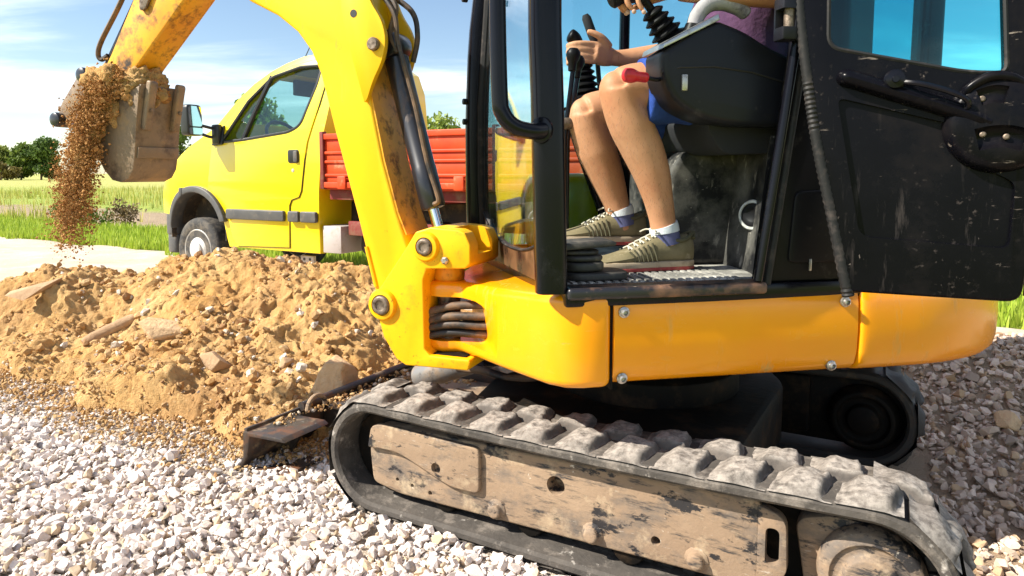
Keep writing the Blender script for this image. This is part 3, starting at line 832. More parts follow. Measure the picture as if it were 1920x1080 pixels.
# rear drive: hub, sprocket, mud-caked motor cover
part('drive_motor', MB().lathe([(0.0, 0.50), (0.085, 0.50), (0.105, 0.53), (0.110, 0.57), (0.104, 0.595), (0.082, 0.605), (0.078, 0.596), (0.060, 0.596), (0.052, 0.612), (0, 0.612)], (-0.700, 0, 0.152), (0, 1, 0), 32), 'track_steel', EX, FU, bev=0.004)
part('motor_bracket', MB().prism(rpoly([(-0.54, 0.235), (-0.62, 0.262), (-0.76, 0.255), (-0.81, 0.18), (-0.76, 0.06), (-0.57, 0.05)], 0.03), 0.47, 0.555), 'track_steel', EX, FU, bev=0.01)
spk = []
for k in range(17 * 2):
    r = 0.132 if k % 2 else 0.112; spk += [(-0.695 + r * math.cos(2 * math.pi * (k + d) / 34), 0.170 + r * math.sin(2 * math.pi * (k + d) / 34)) for d in (-0.25, 0.25)]
part('gap_shade_plate', MB().box(-0.64, -0.44, 0.46, 0.50, 0.05, 0.29), 'dark_steel', EX, FU)  # added dark plate behind the gap, standing in for shade
part('sprocket', MB().prism(spk, 0.518, 0.548), 'dark_steel', EX, FU, bev=0.003)
part('idler_wheel', MB().lathe([(0.0, 0.50), (0.125, 0.50), (0.128, 0.51), (0.128, 0.565), (0.125, 0.575), (0, 0.575)], (0.62, 0, 0.170), (0, 1, 0), 32), 'dark_steel', EX, FU, bev=0.004)
for rx_ in (0.40, 0.12, -0.16, -0.44):
    part('track_roller', MB().lathe([(0, 0.48), (0.042, 0.48), (0.045, 0.49), (0.045, 0.59), (0.042, 0.60), (0, 0.60)], (rx_, 0, 0.078), (0, 1, 0), 18), 'dark_steel', EX, FU, bev=0.003)
# far track frame and drive, shade under the machine put into their dark steel
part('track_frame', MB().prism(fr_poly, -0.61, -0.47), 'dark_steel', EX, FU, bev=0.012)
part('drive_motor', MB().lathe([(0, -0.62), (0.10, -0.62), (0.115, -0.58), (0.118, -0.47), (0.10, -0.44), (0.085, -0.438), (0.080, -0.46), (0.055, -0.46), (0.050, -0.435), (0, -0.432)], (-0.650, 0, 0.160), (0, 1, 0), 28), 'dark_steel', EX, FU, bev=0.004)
part('shade_plate', MB().prism([(0.62, 0.05), (0.72, 0.10), (0.74, 0.17), (0.70, 0.25), (0.60, 0.292), (-0.70, 0.292), (-0.77, 0.25), (-0.79, 0.17), (-0.76, 0.09), (-0.70, 0.05)], -0.53, -0.49), 'dark_steel', EX, FU, bev=0.01)  # added dark plate filling the far track loop as painted deep shade
# car body between the tracks
part('car_body', MB().prism(rpoly([(0.40, 0.46), (0.46, 0.20), (0.30, -0.46), (-0.30, -0.46), (-0.42, -0.2), (-0.40, 0.46)], 0.05), 0.13, 0.33, 'z'), 'dark_steel', EX, FU, bev=0.02)
part('turntable', MB().lathe([(0, 0.32), (0.30, 0.32), (0.30, 0.40), (0.27, 0.41), (0.27, 0.47), (0.31, 0.48), (0.31, 0.515), (0, 0.515)], (0, 0, 0), (0, 0, 1), 40), 'dark_steel', EX, FM, bev=0.004)

# ---- dozer blade at the front
bl = []
BP = [(1.275, -0.02), (1.235, 0.010), (1.200, 0.06), (1.190, 0.11), (1.20, 0.152)]
BQ = [(1.186, 0.153), (1.176, 0.11), (1.184, 0.06), (1.216, 0.010), (1.250, -0.02)]
bl_part = part('dozer_blade', MB().prism(BP + BQ, -0.64, 0.64), 'blade_steel', EX, FU, bev=0.003)
part('top_pipe', MB().cyl((1.178, -0.645, 0.158), (1.178, 0.40, 0.158), 0.017, seg=14), 'blade_steel', bl_part)
endp = rpoly([(1.275, -0.004), (1.20, 0.10), (1.195, 0.225), (1.075, 0.205), (0.985, 0.165), (1.02, 0.06), (1.10, 0.0)], [0.01, 0.03, 0.02, 0.02, 0.03, 0.03, 0.03])
part('end_box', MB().prism([(1.205, 0.05), (1.20, 0.142), (1.02, 0.150), (1.00, 0.138), (1.17, 0.128), (1.185, 0.05)], 0.44, 0.643), 'blade_steel', bl_part, bev=0.003)
part('end_plate', MB().prism(rpoly([(1.275, -0.016), (1.215, 0.06), (1.208, 0.145), (1.13, 0.142), (1.12, 0.08), (1.155, 0.035), (1.17, -0.01)], 0.02), 0.445, 0.460), 'blade_steel', bl_part, bev=0.003)
part('bottom_flange', MB().prism([(1.24, -0.012), (1.02, 0.008), (1.02, 0.018), (1.235, 0.0)], 0.46, 0.642), 'blade_steel', bl_part, bev=0.002)
part('lifting_ring', MB().tube([(1.14 + 0.0, 0.36 + 0.045 * math.cos(a), 0.150 + 0.045 * math.sin(a)) for a in np.linspace(0, math.pi, 12)], 0.009, 8), 'track_steel', bl_part)
for sy in (0.26, -0.26):
    part('blade_arm', MB().prism(rpoly([(1.18, 0.04), (1.17, 0.135), (0.70, 0.225), (0.30, 0.30), (0.30, 0.22), (0.72, 0.14)], 0.03), sy - 0.03, sy + 0.03), 'blade_steel', EX, FU, bev=0.006)
part('arm_plate', MB().prism([(0.62, 0.30), (1.14, 0.30), (1.14, -0.30), (0.62, -0.30)], 0.128, 0.140, 'z'), 'track_steel', EX, FU, bev=0.004)
# blade cylinder with hoses
bc = part('blade_cylinder', MB().cyl((0.86, 0.10, 0.235), (0.50, 0.10, 0.385), 0.048, seg=22), 'muddy_barrel', EX, FU, bev=0.006)
part('cylinder_guard', MB().prism(rpoly([(0.62, 0.33), (0.60, 0.43), (0.42, 0.475), (0.36, 0.44), (0.40, 0.36)], 0.02), 0.03, 0.17), 'black_paint', bc, bev=0.008)
part('rod', MB().cyl((0.45, 0.10, 0.395), (0.27, 0.10, 0.425), 0.020, seg=14), 'chrome', bc)
part('cylinder_bracket', MB().prism(rpoly([(0.34, 0.30), (0.36, 0.44), (0.28, 0.48), (0.16, 0.42), (0.18, 0.30)], 0.03), -0.02, 0.14), 'dark_steel', EX, FU, bev=0.008)
part('hose', MB().tube(spline([(0.62, 0.19, 0.33), (0.50, 0.22, 0.345), (0.38, 0.22, 0.335), (0.26, 0.18, 0.36), (0.20, 0.14, 0.44)]), 0.014, 10), 'hose', EX, FU)
part('hose', MB().tube(spline([(0.80, 0.02, 0.33), (0.66, -0.03, 0.36), (0.50, -0.04, 0.44), (0.30, 0.0, 0.49)]), 0.014, 10), 'hose', EX, FU)

# ---- upper body: skirt panels, counterweight, front casting
def side_pts(x0, x1, n=10, y=0.6): return [(x, y) for x in np.linspace(x0, x1, n)]
RT = 0.985
def tail_pts():
    a, c = Vector((-0.50, 0.6)), Vector((-0.715, 0.6)); e = Vector((-RT * math.cos(R(30)), RT * math.sin(R(30))))
    L_ = [tuple(a * (1 - t) ** 2 + c * 2 * t * (1 - t) + e * t * t) for t in np.linspace(0, 1, 10)]
    L_ += [(-RT * math.cos(R(p)), RT * math.sin(R(p))) for p in np.linspace(26, -26, 20)]
    L_ += [(x, -y) for x, y in reversed(L_[:10])]
    return L_
def shell(plan, prof, thick, proud=0.0, ease=0):
    rings = []; n = len(plan)
    for i, (x, y) in enumerate(plan):
        t = Vector(plan[min(i + 1, n - 1)]) - Vector(plan[max(i - 1, 0)]); t.normalize()
        nn = Vector((t.y, -t.x))
        if nn.dot(Vector((x + 0.0, y))) < 0 and abs(y) > 0.05 or (abs(y) <= 0.05 and nn.x > 0): nn = -nn
        e = 0.0
        if ease and i < ease: e = 0.012 * (1 - math.sqrt(1 - (1 - i / ease) ** 2))
        outer = [(x + nn.x * (proud - d - e), y + nn.y * (proud - d - e), z) for z, d in prof]
        inner = [(x + nn.x * (proud - d - thick), y + nn.y * (proud - d - thick), z) for z, d in reversed(prof)]
        rings.append(outer + inner)
    return MB().loft(rings)
PROF = [(0.506, 0.060), (0.508, 0.042), (0.516, 0.024), (0.532, 0.010), (0.56, 0.003), (0.62, 0.0), (0.69, 0.003), (0.718, 0.009), (0.732, 0.022), (0.735, 0.04)]
PROF_T = [(0.520 if z < 0.52 else z, d) for z, d in PROF]
sp_ = part('side_panel', shell(side_pts(0.3265, -0.330, 16), PROF, 0.02), 'yellow_house', EX, FM)
def tail_z(co): return co
cw_plan = [(-0.336, 0.6), (-0.339, 0.6), (-0.343, 0.6), (-0.350, 0.6), (-0.36, 0.6)] + side_pts(-0.38, -0.49, 4) + tail_pts() + [(-0.40, -0.6), (-0.34, -0.6)]
part('counterweight', shell(cw_plan, PROF, 0.12, proud=0.010, ease=5), 'yellow_house', EX, FM)
part('side_panel', shell([(-x, -y) for x, y in side_pts(-0.40, 0.33, 8)], PROF, 0.02), 'yellow_house', EX, FM)
for bx_, bz in ((0.303, 0.690), (-0.290, 0.694), (-0.262, 0.528), (0.303, 0.527)):
    yy = 0.6 if 0.56 < bz else 0.592
    part('bolt', MB().lathe([(0.0135, -0.004), (0.0135, 0.002), (0.009, 0.004), (0.009, 0.010), (0.006, 0.012), (0.0045, 0.006), (0, 0.006)], (bx_, yy, bz), (0, 1, 0), 14), 'bolt', sp_)
deck_plan = [(0.34, 0.56), (-0.49, 0.56)] + [(x * 0.94, y * 0.94) for x, y in tail_pts()] + [(0.34, -0.56)]
part('deck_plate', MB().prism(deck_plan, 0.525, 0.715, 'z'), 'dark_steel', EX, FM)
# front casting that carries the swing post
yk = [(0.332, 0.600), (0.40, 0.598), (0.445, 0.578), (0.478, 0.530), (0.505, 0.45), (0.555, 0.29), (0.60, 0.15), (0.635, 0.082), (0.69, 0.068), (0.728, 0.035), (0.735, 0),
      (0.728, -0.035), (0.69, -0.068), (0.635, -0.082), (0.50, -0.32), (0.332, -0.42)]
def yoke_warp(c):
    t = min(max((c.x - 0.42) / 0.20, 0), 1); t = t * t * (3 - 2 * t)
    top, bot = 0.735 - 0.045 * t, 0.506 - 0.036 * t
    return (c.x, c.y, bot + (top - bot) * c.z)
yoke = part('front_casting', MB().prism(yk, 0, 1, 'z'), 'yellow_house', EX, FM)
_b = MB().prism(yk, 0, 1, 'z')
_b.v = [yoke_warp(Vector(p)) for p in _b.v]
yoke.data = _b.mesh('front_casting', bev=0.020, seg=4, ang=40)
yoke.data.materials.append(M_['yellow_house'])
boolean(yoke, [MB().prism(rpoly([(0.90, 0.508), (0.90, 0.645), (0.575, 0.645), (0.552, 0.508)], [0, 0, 0.035, 0.03]), -0.8, 0.8)])
part('seam_strip', MB().prism([(0.3255, 0.50), (0.3325, 0.50), (0.3325, 0.734), (0.3255, 0.734)], 0.50, 0.588), 'dark_steel', yoke)
part('swing_pin', MB().cyl((0.66, 0, 0.44), (0.66, 0, 0.745), 0.036, seg=24), 'pin_steel', EX, FM)
part('pin_collar', MB().lathe([(0.048, 0.69), (0.050, 0.70), (0.050, 0.725), (0.046, 0.735), (0, 0.735)], (0.66, 0, 0), (0, 0, 1), 24), 'yellow_grimy_shaded', EX, FM)
for k, (za, zb, ya) in enumerate([(0.600, 0.624, 0.035), (0.575, 0.590, 0.055), (0.553, 0.560, 0.048), (0.528, 0.532, 0.03), (0.59, 0.575, 0.0), (0.548, 0.54, -0.02)]):
    part('hose', MB().tube(spline([(0.44, 0.10 + ya, zb + 0.01), (0.56, 0.085 + ya * 0.6, zb), (0.66, 0.055 + ya * 0.4, (za + zb) / 2 + 0.004), (0.74, 0.03, za - 0.01), (0.80, -0.01, za - 0.02)]), 0.0125, 10), 'hose', EX, FM)

# ---- swing bracket
brk = [(0.207, 0.634), (0.172, 0.515), (0.128, 0.450), (0.095, 0.432), (-0.115, 0.437), (-0.122, 0.462), (-0.118, 0.470), (0.012, 0.470), (0.030, 0.490), (0.032, 0.70), (0.020, 0.735),
       (-0.108, 0.741), (-0.124, 0.756), (-0.124, 0.812), (-0.108, 0.846), (-0.085, 0.855), (0.005, 0.860), (0.055, 0.845), (0.085, 0.80)]
sb = part('swing_bracket', MB().prism(brk, -0.112, 0.112), 'yellow_bracket', EX, FB, bev=0.012, seg=3)
boolean(sb, [MB().box(-0.30, -0.045, -0.055, 0.055, 0.78, 0.95)])
for px_, pz, rr, mt in ((0.020, 0.802, 0.026, 'pin_steel'), (0.172, 0.616, 0.030, 'pin_steel')):
    part('boss_ring', MB().lathe([(rr + 0.020, -0.004), (rr + 0.020, 0.004), (rr + 0.014, 0.014), (rr + 0.003, 0.016), (rr + 0.002, 0.006), (0, 0.006)], (px_, 0.110, pz), (0, 1, 0), 28), 'yellow_bracket', sb)
    part('pivot_pin', MB().lathe([(rr, 0), (rr, 0.018), (rr - 0.005, 0.024), (rr * 0.55, 0.024), (rr * 0.5, 0.020), (0, 0.020)], (px_, 0.108, pz), (0, 1, 0), 24), mt, sb, bev=0.001)
part('bolt', MB().lathe([(0.012, 0), (0.012, 0.008), (0.007, 0.013), (0, 0.013)], (-0.044, 0.111, 0.763), (0, 1, 0), 6), 'bolt', sb)
part('grease_patch', MB().box(-0.10, 0.012, -0.09, 0.09, 0.4695, 0.474), 'dark_steel', sb, bev=0.002)

# ---- boom
boom_poly = [(0.128, 0.560), (0.205, 0.575), (0.238, 0.728), (0.283, 0.895), (0.322, 1.03), (0.356, 1.145), (0.385, 1.255), (0.408, 1.335), (0.440, 1.405), (0.492, 1.470), (0.570, 1.528), (0.675, 1.580), (0.80, 1.655), (0.93, 1.755),
             (0.995, 1.82), (0.985, 1.89), (0.92, 1.92), (0.78, 1.925), (0.58, 1.89), (0.42, 1.82), (0.315, 1.73), (0.262, 1.62), (0.245, 1.50), (0.240, 1.38), (0.226, 1.256), (0.185, 1.061), (0.138, 0.898), (0.100, 0.79), (0.092, 0.60)]
boom = part('boom', MB().prism(boom_poly, -0.080, 0.080), 'yellow', EX, FB, bev=0.010, seg=3, ang=35)
bossp = rpoly([(0.345, 1.66), (0.300, 1.45), (0.238, 1.235), (0.226, 1.245), (0.205, 1.30), (0.172, 1.355), (0.156, 1.415), (0.168, 1.475), (0.205, 1.53), (0.235, 1.60), (0.27, 1.70)], [0.03, 0.02, 0.01, 0.01, 0.03, 0.03, 0.03, 0.03, 0.02, 0.02, 0.03])
part('boss_plate', MB().prism(bossp, 0.078, 0.097), 'yellow', boom, bev=0.005, seg=2)
part('boss_plate', MB().prism(bossp, -0.097, -0.078), 'yellow', boom, bev=0.005, seg=2)
part('pivot_pin', MB().lathe([(0.020, 0), (0.020, 0.016), (0.016, 0.021), (0, 0.021)], (0.196, 0.092, 1.408), (0, 1, 0), 22), 'pin_steel', boom)
part('back_shade_plate', MB().prism([(0.246, 1.49), (0.241, 1.38), (0.227, 1.256), (0.186, 1.061), (0.139, 0.898), (0.11, 0.83), (0.106, 0.832), (0.135, 0.90), (0.181, 1.062), (0.222, 1.257), (0.236, 1.38), (0.241, 1.49)], -0.074, 0.074), 'yellow_grimy_shaded', boom)  # separate orange sheet: shade put into the colour of the boom's back face
part('weld_bead', MB().tube([(0.262, 0.760, 0.0)], 0.004) if False else MB().tube([(0.215, 0.081, 0.665), (0.248, 0.081, 0.79)], 0.006, 8), 'yellow', boom)
hk = part('hose_hole', MB().lathe([(0.012, 0), (0.012, 0.0015), (0, 0.0015)], (0.268, 0.0965, 1.505), (0, 1, 0), 16), 'print_black', boom)
# boom cylinder
cy = part('boom_cylinder', MB().lathe([(0, 0.045), (0.034, 0.045), (0.038, 0.05), (0.038, 0.40), (0.0395, 0.402), (0.0395, 0.525), (0.036, 0.532), (0.024, 0.535), (0, 0.535)], (0.190, 0, 1.425), (-0.168, 0, -0.625), 26), 'cyl_black', EX, FB)
part('rod', MB().cyl((0.075, 0, 0.985), (0.020, 0, 0.795), 0.0175, seg=18), 'chrome', cy)
part('cylinder_eye', MB().cyl((0.190, -0.05, 1.42), (0.190, 0.05, 1.42), 0.042, seg=20), 'cyl_black', cy, bev=0.004)
part('hose', MB().tube(spline([(0.20, 0.05, 1.57), (0.150, 0.055, 1.50), (0.140, 0.055, 1.42), (0.118, 0.052, 1.34), (0.085, 0.048, 1.22), (0.050, 0.045, 1.06), (0.018, 0.045, 0.965), (0.012, 0.044, 0.935), (0.030, 0.040, 0.925)]), 0.0075, 8), 'hose', cy)
part('hose', MB().tube(spline([(0.225, 0.03, 1.60), (0.155, 0.04, 1.53), (0.170, 0.045, 1.45), (0.150, 0.04, 1.39)]), 0.009, 8), 'hose', cy)
part('hose', MB().tube(spline([(0.24, -0.02, 1.60), (0.14, -0.03, 1.53), (0.118, -0.03, 1.45), (0.135, -0.03, 1.37)]), 0.009, 8), 'hose', cy)

# ---- arm (dipper) and its cylinder
d_ = Vector((0.659, 0, -0.752)); n_ = Vector((0.752, 0, 0.659)); A0 = Vector((0.93, 0, 1.83))
def arm(u, v): q = A0 + d_ * u + n_ * v; return (q.x, q.z)
arm_poly = [arm(-0.20, 0.06), arm(-0.10, 0.12), arm(0.15, 0.115), arm(0.55, 0.062), arm(0.80, 0.045), arm(0.87, 0.03), arm(0.885, 0), arm(0.87, -0.035), arm(0.80, -0.05), arm(0.50, -0.070), arm(0.16, -0.110), arm(0.0, -0.115), arm(-0.12, -0.07), arm(-0.20, -0.02)]
dip = part('dipper_arm', MB().prism(arm_poly, -0.06, 0.06), 'yellow_grimy_shaded', EX, FB, bev=0.009, seg=3)
part('bucket_cylinder', MB().cyl(tuple(A0 + d_ * -0.10 + n_ * 0.165), tuple(A0 + d_ * 0.24 + n_ * 0.135), 0.032, seg=18), 'cyl_black', EX, FB, bev=0.003)
part('rod', MB().cyl(tuple(A0 + d_ * 0.23 + n_ * 0.136), tuple(A0 + d_ * 0.70 + n_ * 0.098), 0.019, seg=14), 'cyl_black', EX, FB)
part('hose', MB().tube(spline([tuple(A0 + d_ * u + n_ * v + Vector((0, w, 0))) for u, v, w in ((-0.1, 0.21, 0.02), (0.15, 0.185, 0.03), (0.40, 0.165, 0.03), (0.56, 0.160, 0.03), (0.61, 0.145, 0.03), (0.62, 0.125, 0.025), (0.59, 0.112, 0.02))]), 0.009, 8), 'hose', EX, FB)
for sy in (0.066, -0.066):
    part('bucket_link', MB().prism(rpoly([arm(0.66, 0.13), arm(0.70, 0.05), arm(0.90, 0.07), arm(0.93, 0.11), arm(0.86, 0.14)], 0.03), sy - 0.008, sy + 0.008), 'bucket_steel', EX, FB, bev=0.003)
for u_, v_ in ((0.68, 0.095), (0.845, 0.0), (0.90, 0.105)):
    q = arm(u_, v_)
    part('pivot_pin', MB().lathe([(0.0, -0.10), (0.026, -0.10), (0.028, -0.09), (0.028, 0.09), (0.026, 0.10), (0.012, 0.104), (0, 0.104)], (q[0], 0, q[1]), (0, 1, 0), 20), 'cyl_black', EX, FB, bev=0.002)
part('arm_bracket', MB().prism(rpoly([arm(0.22, 0.03), arm(0.20, 0.10), arm(0.245, 0.105), arm(0.34, 0.03), arm(0.32, 0.01)], 0.015), 0.060, 0.072), 'pin_steel', dip, bev=0.003)

# ---- bucket, curled, with two shanks on the lip
prof_o = [(1.160, 1.335), (1.182, 1.22), (1.200, 1.09), (1.212, 1.035), (1.236, 1.002), (1.275, 0.987), (1.318, 0.995), (1.355, 1.030), (1.395, 1.090), (1.44, 1.145), (1.50, 1.175)]
prof_i = [(x + dx, z + dz) for (x, z), (dx, dz) in zip(prof_o, [(0.012, 0), (0.012, 0.002), (0.012, 0.003), (0.012, 0.006), (0.008, 0.010), (0, 0.012), (-0.006, 0.011), (-0.010, 0.008), (-0.010, 0.008), (-0.006, 0.010), (-0.004, 0.012)])]
bk = part('bucket', MB().prism(prof_o + prof_i[::-1], -0.092, 0.092), 'bucket_steel', EX, FB, bev=0.002)
side_poly = [(1.163, 1.330)] + [(x + 0.001, z) for x, z in prof_o[1:]] + [(1.52, 1.205), (1.50, 1.245), (1.43, 1.26), (1.33, 1.275), (1.24, 1.305)]
for sy in (0.0845, -0.0965):
    part('side_plate', MB().prism(side_poly, sy, sy + 0.012), 'bucket_steel', bk, bev=0.003)
for sy in (0.062, -0.062):
    tp = rpoly([(1.126, 1.345), (1.150, 1.352), (1.190, 1.18), (1.170, 1.172)], 0.012)
    part('tooth', MB().prism(tp, sy - 0.0165, sy + 0.0165), 'bucket_steel', bk, bev=0.010, seg=4)
    part('bolt', MB().lathe([(0.008, 0), (0.008, 0.006), (0, 0.007)], (1.150, sy, 1.245), (-0.98, 0, -0.18), 6), 'pin_steel', bk)
part('wear_strip', MB().prism([(1.192, 1.115), (1.199, 1.075), (1.194, 1.074), (1.187, 1.114)], -0.09, 0.09), 'bucket_steel', bk, bev=0.002)

# ================================================================== CAB
def rbar(path, w, d, r=0.018):
    """vertical bar of rounded-rectangle section; path points are section centres"""
    rings = []
    for p in path:
        q = rpoly([(-w / 2, -d / 2), (w / 2, -d / 2), (w / 2, d / 2), (-w / 2, d / 2)], r, 3)
        rings.append([(p[0] + a, p[1] + b, p[2]) for a, b in q])
    return MB().loft(rings)
cab = part('cab_frame', rbar(spline([(0.474, 0.568, 0.738), (0.480, 0.568, 0.95), (0.486, 0.566, 1.2), (0.492, 0.564, 1.41), (0.478, 0.558, 1.72), (0.41, 0.55, 2.12)], 4), 0.074, 0.062, 0.022), 'black_paint', EX, FM)
part('pillar', rbar(spline([(0.522, -0.295, 0.735), (0.528, -0.295, 0.95), (0.526, -0.295, 1.25), (0.500, -0.295, 1.62), (0.40, -0.29, 2.12)], 4), 0.080, 0.050, 0.018), 'black_paint', cab)
part('pillar', rbar([(-0.50, -0.30, 0.735), (-0.52, -0.30, 2.12)], 0.06, 0.05), 'black_paint', cab)
part('pillar', rbar([(-0.515, 0.555, 0.735), (-0.535, 0.548, 1.2), (-0.55, 0.54, 2.12)], 0.06, 0.06), 'black_paint', cab)
part('pillar', rbar([(-0.02, -0.315, 1.14), (-0.03, -0.315, 2.12)], 0.035, 0.03, 0.01), 'black_paint', cab)
part('roof', MB().prism(rpoly([(0.46, 0.59), (0.46, -0.33), (-0.58, -0.33), (-0.58, 0.59)], 0.09), 2.10, 2.17, 'z'), 'black_paint', cab, bev=0.02, seg=3)
part('base_rail', MB().prism([(0.446, 0.545), (0.446, 0.598), (-0.56, 0.590), (-0.56, -0.34), (0.50, -0.33), (0.512, -0.30)], 0.705, 0.747, 'z'), 'black_paint', cab, bev=0.006)
part('window_gasket', MB().tube([(0.455, 0.535, 0.78), (0.463, 0.53, 1.0), (0.470, 0.53, 1.3), (0.465, 0.53, 1.6), (0.41, 0.52, 2.08)], 0.010, 8), 'seal_rubber', cab)
part('window_gasket', MB().tube([(0.508, -0.262, 0.78), (0.518, -0.262, 0.98), (0.517, -0.262, 1.25), (0.492, -0.262, 1.62), (0.41, -0.262, 2.08)], 0.013, 8), 'seal_rubber', cab)
# front: lower panel with dirt and painted reflection and windscreen
def fx(y, z):       # front surface of the cab between the two pillars
    t = (0.55 - y) / 0.85
    zz = [0.735, 0.95, 1.25, 1.62, 2.1]
    return np.interp(z, zz, [0.448, 0.458, 0.466, 0.462, 0.40]) * (1 - t) + np.interp(z, zz, [0.505, 0.515, 0.515, 0.490, 0.41]) * t + 0.006 * math.sin(math.pi * min(max(t, 0), 1))
def front_patch(zlo, zhi, th, ny=18, nz_=14):
    rings = []
    for i in range(ny + 1):
        y = 0.545 - 0.815 * i / ny
        lo, hi = zlo(y), zhi(y)
        zs = [lo + (hi - lo) * k / nz_ for k in range(nz_ + 1)]
        rings.append([(fx(y, z), y, z) for z in zs] + [(fx(y, z) - th, y, z) for z in reversed(zs)])
    return MB().loft(rings)
def arc_z(y): return 0.800 + 0.105 * abs((y - 0.13) / 0.42) ** 2.4
part('front_panel', front_patch(lambda y: 0.735, lambda y: arc_z(y) + 0.004, 0.012, nz_=4), 'black_dirt_reflection', cab)
part('panel_seam', MB().tube([(fx(y, arc_z(y)) + 0.001, y, arc_z(y)) for y in np.linspace(0.54, -0.26, 24)], 0.004, 6), 'seal_rubber', cab)
part('windscreen', front_patch(lambda y: arc_z(y), lambda y: 2.08, 0.005), 'glass_front', cab)
st = part('sticker', MB().add([(fx(y, z) + 0.0022, y, z) for y, z in ((-0.215, 0.775), (-0.145, 0.775), (-0.145, 0.865), (-0.215, 0.865))], [(0, 1, 2, 3)]), 'sticker', cab)
for z0, z1, y0, y1 in ((0.782, 0.793, -0.205, -0.180), (0.782, 0.793, -0.170, -0.155), (0.800, 0.806, -0.205, -0.155), (0.812, 0.818, -0.205, -0.155), (0.806, 0.812, -0.205, -0.192), (0.842, 0.848, -0.190, -0.165)):
    part('print', MB().add([(fx(y, z) + 0.0036, y, z) for y, z in ((y0, z0), (y1, z0), (y1, z1), (y0, z1))], [(0, 1, 2, 3)]), 'print_black', st)
for z in (1.20, 1.27, 1.62):
    part('gasket_clip', MB().cyl((0.560, -0.29, z), (0.578, -0.285, z), 0.011, seg=10), 'black_plastic', cab, bev=0.002)
# grab handle on the near pillar
gh = part('grab_handle', MB().tube(spline([(0.500, 0.612, 1.117), (0.530, 0.622, 1.113), (0.572, 0.624, 1.122), (0.599, 0.622, 1.150), (0.607, 0.620, 1.20), (0.611, 0.618, 1.42), (0.606, 0.612, 1.66), (0.585, 0.60, 1.72), (0.49, 0.585, 1.73)], 7), 0.0185, 14), 'black_paint', EX, FM)
part('flange', MB().cyl((0.505, 0.605, 1.117), (0.513, 0.612, 1.117), 0.030, seg=18), 'black_paint', gh, bev=0.002)
# sill and floor
part('door_sill', MB().prism(rpoly([(0.443, 0.606), (-0.070, 0.606), (-0.070, 0.535), (0.443, 0.535)], 0.012), 0.722, 0.7515, 'z'), 'sill', EX, FM, bev=0.010, seg=3)
fl = part('cab_floor', MB().box(0.445, -0.49, -0.30, 0.545, 0.7375, 0.7485), 'floor_mat', EX, FM)
for k in range(22):
    part('mat_rib', MB().box(0.42 - k * 0.022, 0.431 - k * 0.022, 0.30, 0.528, 0.7485, 0.7525), 'floor_mat', fl)
# rear side panel with access cover and trim
rs = part('rear_side_panel', MB().prism([(-0.062, 0.748), (-0.140, 1.36), (-0.150, 2.10), (-0.215, 2.10), (-0.235, 1.22), (-0.49, 1.22), (-0.51, 0.748)], 0.545, 0.582), 'black_plastic', EX, FM, bev=0.006)
part('access_cover', MB().prism(rpoly([(-0.132, 0.795), (-0.146, 0.975), (-0.275, 0.982), (-0.285, 0.795)], 0.02), 0.580, 0.589), 'black_plastic', rs, bev=0.005, seg=3)
part('cover_tab', MB().box(-0.196, -0.190, 0.586, 0.592, 0.775, 0.805), 'bolt', rs, bev=0.001)
part('trim_tube', MB().tube([(-0.046, 0.596, 0.755), (-0.090, 0.600, 1.08), (-0.124, 0.604, 1.34), (-0.132, 0.606, 1.75), (-0.13, 0.60, 2.1)], 0.0115, 12), 'black_paint', rs)
part('trim_seal', MB().tube([(-0.074, 0.590, 0.745), (-0.118, 0.594, 1.08), (-0.152, 0.596, 1.32), (-0.160, 0.598, 1.75)], 0.010, 10), 'seal_rubber', rs)
part('quarter_glass', MB().prism([(-0.235, 1.22), (-0.215, 2.10), (-0.54, 2.10), (-0.51, 1.22)], 0.558, 0.563), 'glass_teal', cab)
# far wall and back wall
fw = part('far_wall', MB().prism([(0.155, 1.16), (0.030, 0.80), (0.02, 0.745), (-0.50, 0.745), (-0.50, 1.16)], -0.325, -0.30), 'black_plastic', EX, FM, bev=0.005)
part('far_rail', MB().tube([(0.20, -0.31, 1.26), (0.150, -0.31, 1.12), (0.022, -0.31, 0.79)], 0.017, 10), 'black_paint', fw)
part('far_glass', MB().prism([(0.49, 0.76), (0.49, 1.25), (0.39, 2.08), (-0.50, 2.08), (-0.50, 1.16), (0.155, 1.16), (0.025, 0.76)], -0.315, -0.310), 'glass_teal', cab)
part('back_panel', MB().box(-0.515, -0.485, -0.29, 0.54, 0.745, 1.20), 'black_plastic', EX, FM, bev=0.005)
part('back_glass', MB().box(-0.520, -0.515, -0.28, 0.53, 1.20, 2.09), 'glass_teal', cab)
# engine hood behind the cab
part('engine_hood', MB().prism(rpoly([(-0.56, 0.50), (-0.56, -0.52), (-0.80, -0.44), (-0.88, -0.2), (-0.88, 0.2), (-0.80, 0.44)], 0.08), 0.715, 1.13, 'z'), 'yellow_house', EX, FM, bev=0.04, seg=4)
part('engine_hood', MB().prism(rpoly([(0.30, -0.345), (0.30, -0.58), (-0.55, -0.58), (-0.55, -0.345)], 0.05), 0.72, 1.02, 'z'), 'yellow_house', EX, FM, bev=0.04, seg=4)

